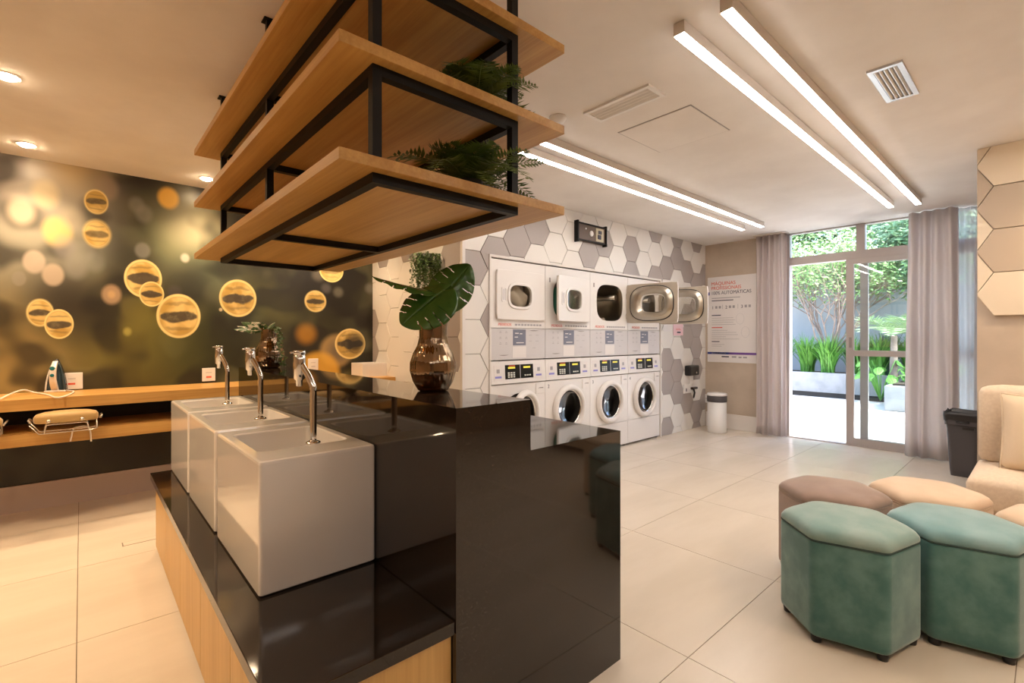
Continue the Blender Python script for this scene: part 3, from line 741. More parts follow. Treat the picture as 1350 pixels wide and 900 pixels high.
def outlet(name, px, py, label, plane, w_, h_, slots=2, red=True):
    c = atY(px, py, YM) if plane == 'Y' else atX(px, py, XD)
    o = thing(name, c, label, 'outlet', 'wall outlets')
    if plane == 'Y':
        B(c.x-w_/2, c.x+w_/2, YM-.01, YM, c.z-h_/2, c.z+h_/2).build('plate', M_PLASTW, o, bev=.003)
        B(c.x-.022, c.x+.022, YM-.0115, YM-.01, c.z+.014, c.z+.022).build('socket', M_APPLG, o); B(c.x-.02, c.x+.02, YM-.0115, YM-.01, c.z-.028, c.z-.014).build('socket', M_RED if red else M_APPLG, o)
    else:
        B(XD-.01, XD, c.y-w_/2, c.y+w_/2, c.z-h_/2, c.z+h_/2).build('plate', M_PLASTW, o, bev=.003)
        B(XD-.0115, XD-.01, c.y-.02, c.y+.02, c.z-.01, c.z+.01).build('socket', M_APPLG, o)
outlet('wall_outlet', 94.5, 502, 'white wall outlet right behind the steam iron', 'Y', .125, .125)
outlet('wall_outlet', 275, 493.5, 'white wall outlet above the counter near the sinks', 'Y', .10, .115)
outlet('wall_outlet', 412.5, 480, 'white wall outlet in front of the yellow blurred bubble', 'Y', .10, .115, red=False)
outlet('wall_outlet', 932.5, 525, 'white wall outlet behind the white pedal bin', 'X', .09, .12)
# steam iron standing on its heel
ir = atZ(73, 516, CZ); it = thing('steam_iron', (ir.x, ir.y-.02, CZ), 'white and teal steam iron standing upright on the oak counter', 'iron')
def iron_outline(sc=1.0, off=0):
    pts = []
    for i in range(13):
        t_ = i/12; pts.append((.062*sc*math.cos(t_*PI/2)**.55 if t_ < 1 else 0, .235*sc*t_))
    return [(-x, z) for x, z in pts[::-1][1:]][::1] + []
def iron_section(h, k):
    w_ = .060*k*(max(0, 1-(h/.245)**1.7))**.75; return w_
rot = math.radians(-13); cr, sr_ = math.cos(rot), math.sin(rot)
def IR(x, y, z): return (x*cr-y*sr_, x*sr_+y*cr, z)
def iron_shell(k, ya, yb, name, m, z1=.24, par=it):
    rings = []
    for i in range(15):
        h = z1*i/14; w_ = max(.003, iron_section(h, k))
        yy = yb if k > .8 else yb
        sec = [(-w_, ya), (w_, ya), (w_*.98, (ya+yb)*.5), (w_*.7, yb*(1-.45*h/.24)), (-w_*.7, yb*(1-.45*h/.24)), (-w_*.98, (ya+yb)*.5)]
        rings.append([IR(x, y, h) for x, y in sec])
    return MB().loops(rings).build(name, m, par, world=False)
# y<0 is the handle side (towards the room), sole plate faces the wall side
iron_shell(1.0, .035, .052, 'sole_plate', M_SOLE); iron_shell(.96, .0, .0351, 'tank', M_IRONB, .232)
hb = MB(); rings = []
for i in range(13):
    t_ = i/12; z = .01+.215*t_; y = -.005-.062*math.sin(PI*min(1, t_*1.02))**.8; ww = .02*(1-.3*t_)
    rings.append([IR(-ww, y, z), IR(ww, y, z), IR(ww, y+.028, z), IR(-ww, y+.028, z)])
MB().loops(rings).build('handle', M_IRONW, it, world=False, bev=.003)
for z, r in ((.175, .015), (.125, .012)):
    c = IR(0, -.068+(.006 if z > .15 else 0), z); MB().lathe([(r, 0), (r, -.008), (r*.7, -.011)], (c[0], c[1], c[2]), 16, 'y').build('control_dial', M_IRONT, it, world=False)
for sgn in (-1, 1):
    rings = []
    for i in range(12):
        h = .012+.20*i/11; w_ = iron_section(h, .98)*sgn
        rings.append([IR(w_*1.02, .002, h), IR(w_*1.02, .034, h), IR(w_*.78, -.012*(1-h/.3), h)])
    MB().loops(rings).build('side_shell', M_IRONB if sgn > 0 else M_IRONW, it, world=False)
MB().loops([[IR(x*k, y*k+.0, z) for x, y in ((-.058, -.02), (.058, -.02), (.058, .05), (-.058, .05))] for z, k in ((0, 1), (.012, .98))], smooth=False).build('heel', M_IRONW, it, world=False, bev=.003)
cd = [atZ(0, 526, CZ+.006), atZ(12, 520, CZ+.02), atZ(30, 514, CZ+.035), atZ(45, 517, CZ+.012), atZ(62, 520, CZ+.006), atZ(75, 524, CZ+.006), atZ(90, 520.5, CZ+.006), atZ(97, 516, CZ+.006), atZ(88, 514.5, CZ+.007)]
spline = spline0
o = MB().tube(spline(cd), .0055, 6).build('iron_cord', M_CORD); tag(o, 'white power cord of the iron lying loosely on the counter', 'cord')
# sleeve ironing boards on the lower shelf
def sleeve_board(loc, label, rz=0):
    s = thing('sleeve_ironing_board', loc, label, 'ironing board'); s.rotation_euler = (0, 0, rz)
    W2, D2 = .158, .075
    top = [(x, y) for x, y in superpts(32, 0, 0, W2, D2, 3.2)]
    rings = [[(x*k, y*k, z) for x, y in top] for z, k in ((.075, .96), (.082, 1.0), (.112, 1.0), (.128, .93), (.140, .70), (.146, .35))]
    MB().loops(rings).build('padded_top', M_GOLD, s, world=False)
    for y in (-.055, .055):
        p = [Vector((-.172, y, .07)), Vector((-.13, y, .012)), Vector((.125, y, .012)), Vector((.15, y, .02)), Vector((.148, y, .07))]
        MB().tube(p, .004, 6).build('wire_leg', M_WIRE, s, world=False)
        q = [Vector((-.105, y, .012)), Vector((-.10, y, .06)), Vector((-.085, y, .066)), Vector((.085, y, .066)), Vector((.10, y, .06)), Vector((.108, y, .012))]
        MB().tube(q, .004, 6).build('wire_brace', M_WIRE, s, world=False)
    for x in (-.085, .075): MB().lathe([(.0, 0), (.011, .001), (.011, .006), (.006, .01)], (x, -D2-.006, .09), 10, 'y').build('rivet', M_WIRE, s, world=False)
    for x in (-.166, .163):
        MB().tube([Vector((x, -.06, .085)), Vector((x*1.07, -.05, .10)), Vector((x*1.07, .05, .10)), Vector((x, .06, .085))], .006, 6).build('end_hook', M_WIRE, s, world=False)
sp_ = atZ(88, 571, .625)
sleeve_board((sp_.x, sp_.y+.05, .625), 'gold-covered sleeve ironing board on wire legs on the lower shelf')
sleeve_board((sp_.x-.45, sp_.y+.06, .625), 'second sleeve ironing board cut off by the left edge of the picture')
a0 = atZ(98, 567, .628)
hk = [Vector((a0.x-.02, CYF-.012, .55)), Vector((a0.x-.005, CYF-.012, .63)), Vector((a0.x+.02, CYF-.006, .642)), Vector((a0.x+.055, CYF-.006, .642)), Vector((a0.x+.078, CYF-.012, .62)), Vector((a0.x+.085, CYF-.012, .535))]
o = MB().tube(spline(hk), .0052, 6).build('white_wire_clip', M_CORD); tag(o, 'bent white wire hooked over the edge of the lower shelf', 'wire')
# ------------------------------------------------------------------ stacked dryers and washers
MWD = (MX1-MX0)/4
NAME4 = ('leftmost', 'second from left', 'third from left', 'rightmost')
YF = YW                         # front face plane of the machines
toY = lambda u, v, d: (u, -d, v)
def dish(parent, name, m, prof, e, n=40, cx=0, cz=0):
    rings = [[(cx+p[0], y, cz+p[1]) for p in superpts(n, 0, 0, rx, rz, e)] for rx, rz, y in prof]
    return MB().loops(rings, True, False, True).build(name, m, parent, world=False)
def dryer(i, ang, label):
    x0 = MX0+MWD*i; W_ = MWD-.004
    d = thing('tumble_dryer', (x0+.002, YF, 1.045), label, 'dryer', 'tumble dryers stacked on the washers')
    z = lambda a: a-1.045
    N = 48
    # front skin with the loading hole
    cx, cz = .345, z(1.632)
    fr = MB().ring_plate(superpts(N, W_/2, (z(1.335)+z(1.945))/2, W_/2, (1.945-1.335)/2, None), superpts(N, cx, cz, .235, .20, 3.2), toY, -.02, 0).build('front_panel', M_APPL, d, world=False, bev=.002)
    B(0, W_, .021, .70, 0, .30).build('body', M_APPL, d, world=False)
    MB().box(0, .012, .021, .70, .30, .90).box(W_-.012, W_, .021, .70, .30, .90).box(0, W_, .021, .70, .888, .90).build('side_shell', M_APPL, d, world=False)
    # drum
    rings = [[(cx+p[0], y, cz+p[1]) for p in superpts(N, 0, 0, rx, rz, e)] for rx, rz, y, e in ((.235, .20, .0, 3.2), (.232, .197, .05, 3.0), (.27, .235, .055, 2), (.27, .235, .55, 2), (.02, .02, .56, 2))]
    dm = MB().loops(rings, True, False, True).build('drum', M_STEEL, d, world=False)
    for a in (.4, 2.5, 4.6):
        c0, s0 = math.cos(a), math.sin(a)
        MB().tube([(cx+c0*.225, .07, cz+s0*.195), (cx+c0*.225, .53, cz+s0*.195)], .032, 8).build('drum_lifter', M_STEEL, dm, world=False)
    # printed lower panel
    pn = B(0, W_, 0, .02, .002, .285).build('control_panel', M_APPLG, d, world=False, bev=.002)
    st = B(.26, .42, -.0016, 0, z(1.177), z(1.322)).build('info_sticker', M_BLUEGREY, pn, world=False)
    for a, b_, zz in ((.285, .33, 1.287), (.345, .375, 1.283), (.28, .32, 1.252), (.30, .395, 1.20)): B(a, b_, -.0022, -.0016, z(zz)-.004, z(zz)+.004).build('sticker_print', M_PAPER, st, world=False)
    B(.255, .425, -.0014, 0, z(1.062), z(1.166)).build('paper_sticker', M_PAPER, pn, world=False)
    for uu in (.11, .18):
        for zz in (1.292, 1.24, 1.19):
            B(uu-.012, uu+.012, -.001, 0, z(zz)-.002, z(zz)+.002).build('panel_print', M_PRINT, pn, world=False); B(uu-.007, uu+.007, -.001, 0, z(zz)+.010, z(zz)+.014).build('panel_print', M_PRINT, pn, world=False)
    for uu, zz in ((.48, 1.27), (.57, 1.27), (.48, 1.215), (.57, 1.215), (.53, 1.15)): B(uu-.02, uu+.02, -.001, 0, z(zz)-.0015, z(zz)+.0015).build('panel_print', M_PRINT, pn, world=False)
    for uu, zz in ((.15, 1.088), (.53, 1.312)):
        MB().prism([(uu-.06, z(zz)+.004), (uu-.03, z(zz)-.002), (uu, z(zz)-.004), (uu+.03, z(zz)-.002), (uu+.06, z(zz)+.004)], toY, 0, .0015).build('grip_mark', M_APPLK, pn, world=False)
    # red word and grey print under the door
    text('red_lettering', 'PEDIDOS', .034, (x0+.085, YF-.001, 1.354), 'Y', M_RED, fr, sx=1.15)
    for k in range(9): B(.285+k*.039, .285+k*.039+.030, -.001, 0, z(1.357), z(1.374)).build('grey_print', M_PRINT, fr, world=False)
    for zz in (1.72, 1.49): B(.648, .656, -.012, 0, z(zz)-.03, z(zz)+.03).build('hinge', M_FIX, fr, world=False)
    if ang: MB().box(.052, .072, -.001, 0, z(1.79), z(1.835)).build('latch_plate', M_APPLK, fr, world=False)
    # door, hinged on the right edge at u=.645
    dr = bpy.data.objects.new('door', None); COL.objects.link(dr); dr.parent = d; dr.location = (.648, -.004, cz); dr.rotation_euler = (0, 0, -ang if False else ang)
    w2, h2 = .2975, .2225
    def L(u): return u-.648
    dcx = L(.3475)
    sl = MB().ring_plate([(dcx+p[0], p[1]) for p in superpts(N, 0, 0, w2, h2, 30)], [(dcx+p[0], p[1]) for p in superpts(N, -.017, -.005, .135, .098, 3.4)], toY, 0.0, .022).build('door_panel', M_APPL, dr, world=False, bev=.003)
    MB().ring_plate([(dcx+p[0], p[1]) for p in superpts(N, -.017, -.005, .158, .12, 3.4)], [(dcx+p[0], p[1]) for p in superpts(N, -.017, -.005, .134, .097, 3.4)], toY, .02, .034).build('window_frame', M_APPL, sl, world=False, bev=.004)
    MB().loops([[(dcx+p[0], y, p[1]) for p in superpts(N, -.017, -.005, .134, .097, 3.4)] for y in (-.014, -.018)], smooth=False).build('window', M_DWIN, sl, world=False)
    MB().ring_plate([(L(.13)+p[0], p[1]) for p in superpts(24, 0, 0, .03, .066, 6)], [(L(.13)+p[0], p[1]) for p in superpts(24, 0, 0, .022, .056, 6)], toY, .021, .026).build('handle', M_APPL, sl, world=False)
    MB().loops([[(L(.13)+p[0], y, p[1]) for p in superpts(24, 0, 0, .018, .05, 5)] for y in (-.0225, -.023)]).build('handle_recess', M_APPLG, sl, world=False)
    # inner side of the door: tan plate and deep dish
    MB().ring_plate([(dcx+p[0], p[1]) for p in superpts(N, 0, 0, w2-.002, h2-.002, 30)], [(dcx+p[0], p[1]) for p in superpts(N, -.0, -.0, .246, .19, 3.0)], toY, -.004, .0).build('inner_plate', M_DOORIN, sl, world=False)
    rings = [[(dcx+p[0], y, p[1]) for p in superpts(N, cx_, -.0, rx, rz, e)] for rx, rz, y, e, cx_ in ((.25, .194, .0035, 3.0, 0), (.246, .19, .012, 3.0, 0), (.228, .172, .018, 3.0, 0), (.222, .166, .03, 3.0, 0), (.20, .148, .036, 3, 0), (.15, .11, .012, 3.2, -.012), (.137, .10, -.008, 3.4, -.017))]
    MB().loops(rings, True, False, False).build('inner_dish', M_STEEL, sl, world=False)
    rings = [[(dcx+p[0], y, p[1]) for p in superpts(N, 0, 0, rx, rz, 3.0)] for rx, rz, y in ((.256, .20, .0045), (.252, .196, .011), (.243, .187, .0125))]
    MB().loops(rings, True, False, False).build('door_gasket', M_GASKET, sl, world=False)
    return d, dr
dl = ('white tumble dryer with closed door and pale laundry inside, leftmost of four',
      'white tumble dryer with its door ajar and green cloth at the window',
      'white tumble dryer with door swung open showing the empty drum',
      'rightmost white tumble dryer, its open door overlapping the tiled wall')
DO = [dryer(i, (0, math.radians(9), math.radians(100), math.radians(99))[i], dl[i])[0] for i in range(4)]
text('door_number', '2', .05, (MX0+MWD+.075, YF-.10, 1.415), 'Y', M_INK, DO[1])
def laundry(i, m, label):
    x0 = MX0+MWD*i; bm = bmesh.new(); bmesh.ops.create_icosphere(bm, subdivisions=4, radius=1)
    from mathutils import noise as mn
    for v in bm.verts:
        p = v.co; k = 1+.22*mn.noise(p*1.6+Vector((i*7, 0, 0)))+.10*mn.noise(p*4.1)+.06*math.sin(7*p.x+5*p.z+3*p.y)
        v.co = Vector((p.x*.185*k, p.y*.14*k, p.z*.165*k))
    me = bpy.data.meshes.new('laundry'); bm.to_mesh(me); bm.free()
    for p in me.polygons: p.use_smooth = True
    o = link('laundry', me, m); o.location = (x0+.345, YF+(.15 if i == 0 else .13), 1.615); tag(o, label, 'laundry'); return o
laundry(0, mat('laundry_white', (.82, .77, .70), .9), 'heap of white laundry inside the leftmost dryer'); laundry(1, mat('laundry_green', (.05, .24, .15), .9), 'green cloth inside the second dryer')

def washer(i, label):
    x0 = MX0+MWD*i; W_ = MWD-.004
    d = thing('washing_machine', (x0+.002, YF, 0), label, 'washer', 'washing machines in a row')
    N = 48; cx, cz = .335, .535
    MB().ring_plate(superpts(N, W_/2, (.288+.824)/2, W_/2, (.824-.288)/2, None), superpts(N, cx, cz, .20, .20, 2), toY, -.02, 0).build('front_panel', M_APPL, d, world=False, bev=.002)
    B(0, W_, 0, .02, .022, .284).build('kick_panel', M_APPL, d, world=False, bev=.002)
    MB().box(0, .01, .021, .7, .02, 1.03).box(W_-.01, W_, .021, .7, .02, 1.03).box(0, W_, .69, .7, .02, 1.03).build('side_shell', M_APPL, d, world=False)
    for a in (.03, W_-.03): MB().lathe([(.018, 0), (.018, .02)], (a, .03, 0), 10).build('foot', M_APPLK, d, world=False)
    # sloped control panel
    v = [(0, -.012, .832), (W_, -.012, .832), (W_, .02, .832), (0, .02, .832), (0, .0, 1.036), (W_, .0, 1.036), (W_, .03, 1.036), (0, .03, 1.036)]
    cp = MB().add(v, [(0, 1, 2, 3), (4, 5, 6, 7), (0, 1, 5, 4), (1, 2, 6, 5), (2, 3, 7, 6), (3, 0, 4, 7)]).build('control_panel', M_APPL, d, world=False, bev=.002)
    yp = lambda z: -.012+.012*(z-.832)/.204
    def plate(u0, u1, z0, z1, name, m, par, t=.0015):
        vs = [(u, yp(z)-e, z) for e in (t, 0) for u, z in ((u0, z0), (u1, z0), (u1, z1), (u0, z1))]
        return MB().add(vs, [(0, 1, 2, 3), (7, 6, 5, 4), (0, 1, 5, 4), (1, 2, 6, 5), (2, 3, 7, 6), (3, 0, 4, 7)]).build(name, m, par, world=False)
    ds = plate(.16, .51, .873, 1.0, 'display', M_LCD, cp, .003)
    for a in (.195, .385): plate(a, a+.085, .965, .982, 'yellow_readout', M_YEL, ds, .0045)
    plate(.205, .28, .988, .995, 'red_strip', M_RED, ds, .0045); plate(.34, .345, .875, .998, 'divider', M_APPLG, ds, .0045)
    for a in (.19, .222, .254, .395, .425, .455, ):
        for zz in ((.885, .903, .921) if a < .3 else (.893,)): plate(a, a+.022, zz, zz+.013, 'key', M_KEY, ds, .0045)
    for a, c_ in ((.03, M_BLUE), (.535, M_BLUE)):
        s_ = plate(a, a+.095, .862, 1.0, 'paper_sticker', M_PAPER, cp, .0018)
        plate(a+.01, a+.085, .885, .903, 'sticker_band', c_, s_, .0026); plate(a+.03, a+.065, .93, .965, 'sticker_print', M_PRINT, s_, .0026)
    sd_ = B(.55, .668, -.008, .0, .713, .812).build('detergent_drawer', M_APPL, d, world=False, bev=.003)
    MB().prism([(.575, .765), (.60, .772), (.645, .772), (.645, .762)], lambda u, v_, t: (u, -.008-t, v_), 0, .002).build('drawer_grip', M_APPLK, sd_, world=False)
    # round door: ring, gasket, glass, drum
    dr = bpy.data.objects.new('door', None); COL.objects.link(dr); dr.parent = d; dr.location = (cx+.235, -.004, cz)
    dr.rotation_euler = (0, 0, math.radians(16) if i == 0 else 0)
    prof = [(.195, .002), (.235, .002), (.238, -.012), (.232, -.030), (.215, -.042), (.196, -.044), (.186, -.034), (.182, -.012), (.186, .002)]
    rg = MB().lathe(prof, (-.235, 0, 0), 56, 'y', False, False); n = 56; kk = len(prof)
    rg.build('door_ring', M_APPL, dr, world=False)
    g = [(.184, -.012), (.178, .004), (.150, .03), (.10, .045), (.0, .05)]
    MB().lathe(g, (-.235, 0, 0), 48, 'y', False, False).build('door_glass', M_PORT, dr, world=False)
    MB().lathe([(.186, -.012), (.180, -.015), (.172, -.006), (.172, .004), (.186, .004)], (-.235, 0, 0), 48, 'y', False, False).build('glass_rim', M_CHROME, dr, world=False)
    MB().lathe([(.20, .0), (.19, .03), (.165, .06), (.19, .08)], (cx, 0, cz), 48, 'y', False, False).build('door_seal', M_GASKET, d, world=False)
    dm = MB().lathe([(.19, .08), (.26, .09), (.26, .40), (.06, .42), (.0, .42)], (cx, 0, cz), 40, 'y', False, False).build('drum', mat('washer_drum', (.30, .28, .27), .3, 1), d, world=False)
    for a in (.9, 3.0, 5.1): MB().tube([(cx+math.cos(a)*.235, .1, cz+math.sin(a)*.235), (cx+math.cos(a)*.235, .39, cz+math.sin(a)*.235)], .035, 8).build('drum_lifter', M_STEEL, dm, world=False)
    return d
wl = ('white front-load washer with its round door ajar, leftmost, half hidden by the bar', 'white front-load washer under the dryer with green cloth', 'white front-load washer third from the left, under the empty open dryer', 'white front-load washer at the right end by the tiled wall')
for i in range(4):
    wo = washer(i, wl[i])
    if i: text('door_number', str(i+1), .05, (MX0+MWD*i+.035, YF-.0005, .755), 'Y', M_INK, wo)
# ------------------------------------------------------------------ things on the machine wall
eb = thing('electrical_box', (4.04, YW, 2.35), 'dark brown framed electrical box high on the tiled wall below the ceiling', 'electrical box')
M_EB = mat('brown_box', (.115, .075, .055), .35)
B(3.80, 4.26, YW-.035, YW+.002, 2.255, 2.44).build('back_plate', M_EB, eb); 
for a, b_ in ((3.785, 3.805), (4.255, 4.275)): B(a, b_, YW-.05, YW+.002, 2.235, 2.455).build('side_rail', M_BLACKMETAL, eb)
B(3.805, 4.255, YW-.045, YW-.035, 2.425, 2.44).build('top_rail', M_BLACKMETAL, eb); B(3.805, 4.255, YW-.045, YW-.035, 2.252, 2.266).build('bottom_rail', M_BLACKMETAL, eb)
mod = B(4.09, 4.22, YW-.042, YW-.035, 2.275, 2.415).build('switch_module', mat('cream_plastic', (.55, .50, .36), .4), eb); B(4.12, 4.17, YW-.05, YW-.042, 2.30, 2.345).build('breaker', M_INK, mod); B(4.13, 4.18, YW-.05, YW-.042, 2.355, 2.39).build('breaker', M_INK, mod)
MB().lathe([(.03, 0), (.03, -.006), (.02, -.009)], (4.02, YW-.035, 2.345), 20, 'y').build('white_disc', M_PLASTW, eb); MB().lathe([(.009, 0), (.009, -.004)], (3.93, YW-.035, 2.385), 10, 'y').build('screw', M_PLASTW, eb)
B(4.28, 4.34, YW-.006, YW+.001, 2.28, 2.42).build('side_label', M_PAPER, eb)
wp = thing('wall_dispenser', (6.15, YW, .80), 'small black wall unit with a white socket plate below, on the tiled wall', 'wall unit')
B(6.03, 6.28, YW-.085, YW+.002, .735, .872).build('black_case', M_PLASTK, wp, bev=.018, seg=3); MB().lathe([(.014, 0), (.014, -.004)], (6.19, YW-.085, .775), 12, 'y').build('badge', M_CHROME, wp)
B(6.13, 6.21, YW-.03, YW+.002, .62, .735).build('cable_cover', M_PLASTW, wp, bev=.004); B(5.99, 6.20, YW-.02, YW+.002, .50, .62).build('socket_plate', M_PLASTW, wp, bev=.004)
B(6.03, 6.05, YW-.024, YW-.02, .525, .565).build('socket_hole', M_INK, wp); B(6.15, 6.28, YW-.06, YW-.02, .545, .575).build('black_plug', M_PLASTK, wp, bev=.006)
MB().tube([(6.2, YW-.04, .545), (6.21, YW-.05, .50), (6.20, YW-.045, .45), (6.22, YW-.03, .43)], .012, 8).build('plug_cord', M_PLASTK, wp)
nt = B(5.50, 5.70, YW-.004, YW-.0025, 1.325, 1.47).build('paper_notice', M_PAPER); tag(nt, 'plain white paper notice on a hexagonal tile beside the dryers', 'notice')
nt = B(5.735, 5.985, YW-.004, YW-.0025, 1.275, 1.47).build('paper_notice', M_PINK); tag(nt, 'pink and white paper notice on a hexagonal tile under the open dryer door', 'notice')
B(5.83, 5.92, YW-.0048, YW-.004, 1.305, 1.325).build('notice_print', M_INK, nt); B(5.80, 5.93, YW-.0048, YW-.004, 1.345, 1.35).build('notice_print', M_RED, nt); B(5.80, 5.91, YW-.0048, YW-.004, 1.36, 1.365).build('notice_print', M_RED, nt)

# ------------------------------------------------------------------ poster on the door wall
XP = XD-.009
po = thing('instruction_poster', (XD, 2.90, 1.5), 'white poster of laundry instructions with red heading and purple band', 'poster')
PY0, PY1, PZ0, PZ1 = 2.575, 3.235, .905, 2.09
B(XP, XD-.001, PY0, PY1, PZ0, PZ1).build('board', M_PAPER, po)
def ptxt(s, size, u, z, m, sx=1.0): return text('poster_lettering', s, size, (XP-.0008, PY1-u, z), 'X', m, po, sx=sx)
ptxt('MÁQUINAS', .066, .052, 1.975, M_RED); ptxt('PROFISSIONAIS', .066, .052, 1.912, M_RED, .92); ptxt('100% AUTOMÁTICAS', .066, .052, 1.845, M_INK, .88)
PO = .10
def pbar(u0, u1, z0, z1, m, n='poster_print'): return B(XP-.0012, XP, PY1-u1, PY1-u0, z0+PO, z1+PO).build(n, m, po)
PO = .10
pbar(.0, .03, 1.74, 1.785, M_NAVY)
pbar(.06, .45, 1.69, 1.70, M_PRINT); pbar(.06, .36, 1.655, 1.666, M_INK)
for k, u in enumerate((.06, .25, .46)):
    ptxt(str(k+1), .06, u, 1.545+PO, M_INK)
    for a in (.05, .10): pbar(u+a, u+a+.03, 1.55, 1.585, M_PRINT)
pbar(.21, .214, 1.54, 1.60, M_PRINT); pbar(.42, .424, 1.54, 1.60, M_PRINT)
for z_, L_, m in ((1.45, .13, M_INK), (1.415, .30, M_PRINT), (1.385, .32, M_PRINT), (1.355, .30, M_PRINT), (1.325, .33, M_PRINT), (1.28, .15, M_RED), (1.245, .22, M_PRINT), (1.215, .34, M_PRINT), (1.185, .36, M_PRINT), (1.155, .20, M_PRINT), (1.125, .38, M_PRINT), (1.085, .11, M_INK), (1.05, .18, M_PRINT), (1.025, .14, M_PRINT)):
    pbar(.06, .06+L_, z_, z_+(.012 if m is not M_PRINT else .004), m)
for u_, z_ in ((.45, 1.40), (.52, 1.22)):
    o = MB().ring_plate(superpts(32, PY1-u_, z_+PO, .055, .075, 2), superpts(32, PY1-u_, z_+PO, .051, .071, 2), lambda u, v, d: (XP-d, u, v), 0, .001).build('poster_drawing', M_APPLG, po)
PO = .03
pbar(.0, .30, 1.005-.02, 1.035-.02, M_NAVY, 'poster_band'); pbar(.30, .66, 1.005-.02, 1.035-.02, M_PURPLE, 'poster_band')
pbar(.06, .26, 1.0-.005, 1.006, M_PAPER)
pbar(.20, .30, .945, .962, M_INK); pbar(.34, .40, .942, .965, M_PRINT); pbar(.43, .47, .94, .96, M_PRINT); pbar(.49, .54, .94, .96, M_PRINT)

# ------------------------------------------------------------------ bins
pb = atZ(947, 574, 0)
t_ = thing('pedal_bin', (6.28, 2.945, 0), 'white round bin with a dark band and white lid below the poster', 'bin')
MB().lathe([(.115, 0), (.118, .004), (.118, .40)], n=36).build('body', M_PLASTW, t_, world=False); MB().lathe([(.121, .40), (.123, .405), (.123, .478), (.121, .482)], n=36).build('dark_band', M_PLASTKM, t_, world=False); MB().lathe([(.122, .482), (.125, .488), (.124, .505), (.115, .515), (.06, .522), (.01, .523)], n=36).build('lid', M_PLASTW, t_, world=False)
t_ = thing('waste_bin', (5.98, .52, 0), 'black plastic bin with liner between the sheer curtain and sofa', 'bin')
rings = [[(x, y, z) for x, y in roundpoly([(-a, -b_), (a, -b_), (a, b_), (-a, b_)], .03)] for z, a, b_ in ((0, .10, .085), (.05, .108, .09), (.46, .128, .112), (.465, .14, .122), (.56, .142, .125))]
MB().loops(rings, smooth=False, cap1=False).build('body', M_PLASTKM, t_, world=False, solid=.004)
rings = [[(x, y, z+(.008*math.sin(i*1.7))) for i, (x, y) in enumerate(roundpoly([(-a, -b_), (a, -b_), (a, b_), (-a, b_)], .035))] for z, a, b_ in ((.50, .147, .13), (.545, .15, .133), (.578, .147, .13), (.57, .137, .12), (.50, .13, .115))]
MB().loops(rings, cap0=False, cap1=False).build('bin_liner', M_PLASTK, t_, world=False)
MB().tube([(-.14, .04, .50), (-.165, .04, .495), (-.165, -.04, .495), (-.14, -.04, .50)], .007, 6).build('handle', M_PLASTK, t_, world=False)
B(-.15, -.146, -.075, .0, .43, .452).build('grip_slot', M_PLASTK, t_, world=False)

# ------------------------------------------------------------------ ottomans
def ottoman(cx, cy, label, mb_, mt, R=.253):
    o = thing('hexagonal_ottoman', (cx, cy, 0), label, 'ottoman', 'hexagonal ottomans clustered together')
    a0 = math.radians(165.7)
    hx = [(R*math.cos(a0+k*PI/3), R*math.sin(a0+k*PI/3)) for k in range(6)]
    def hring(k, z, rad=.022): return [(x, y, z) for x, y in roundpoly([(p[0]*k, p[1]*k) for p in hx], rad)]
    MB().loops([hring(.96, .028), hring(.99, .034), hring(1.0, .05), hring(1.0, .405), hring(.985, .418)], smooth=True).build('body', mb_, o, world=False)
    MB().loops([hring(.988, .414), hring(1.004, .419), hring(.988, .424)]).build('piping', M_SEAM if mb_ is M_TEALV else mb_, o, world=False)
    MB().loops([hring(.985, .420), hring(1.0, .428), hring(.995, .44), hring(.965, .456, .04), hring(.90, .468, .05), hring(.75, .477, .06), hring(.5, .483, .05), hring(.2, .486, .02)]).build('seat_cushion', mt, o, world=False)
    for p in hx: MB().lathe([(.018, 0), (.022, .03)], (p[0]*.86, p[1]*.86, 0), 12).build('foot', M_PLASTK, o, world=False)
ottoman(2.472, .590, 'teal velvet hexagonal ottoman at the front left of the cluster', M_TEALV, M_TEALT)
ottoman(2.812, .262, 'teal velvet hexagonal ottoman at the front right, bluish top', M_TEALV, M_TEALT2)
ottoman(2.925, .758, 'mauve brown velvet hexagonal ottoman behind the front left teal one', M_BROWNV, M_BROWNV)
ottoman(3.275, .425, 'cream velvet hexagonal ottoman behind the two teal ones', M_CREAMV, M_CREAMV)
ottoman(3.15, -.068, 'cream velvet hexagonal ottoman cut off by the right edge of the picture', M_CREAMV, M_CREAMV)
# ------------------------------------------------------------------ sofa
so = thing('sofa', (4.25, -.6, 0), 'beige upholstered sofa against the tiled pier', 'sofa')
def cushion(x0, x1, y0, y1, z0, z1, r, name, m, par, tilt=0):
    rings = []
    for z, k in ((z0, r), (z0+r*.35, r*.3), (z0+r, 0), (z1-r, 0), (z1-r*.35, r*.3), (z1, r)):
        sh = tilt*(z-z0)
        rings.append([(x+sh, y, z) for x, y in roundpoly([(x0+k, y0+k), (x1-k, y0+k), (x1-k, y1-k), (x0+k, y1-k)], .03)])
    rings.append([(x+tilt*(z1-z0), y, z1+.012) for x, y in roundpoly([(x0+.12*(x1-x0)+r, y0+.1), (x1-.12*(x1-x0)-r, y0+.1), (x1-.12*(x1-x0)-r, y1-.1), (x0+.12*(x1-x0)+r, y1-.1)], .02)])
    return MB().loops(rings).build(name, m, par)
SY1, SY0 = .335, -1.65
B(3.98, 4.60, SY0+.02, SY1-.02, .06, .245).build('base', M_SOFA, so, bev=.01)
cushion(3.90, 4.60, SY0, SY1, .245, .425, .035, 'seat_cushion', M_SOFA, so)
cushion(4.43, 4.60, SY0, SY1-.015, .43, .925, .04, 'back_cushion', M_SOFA, so, .03)
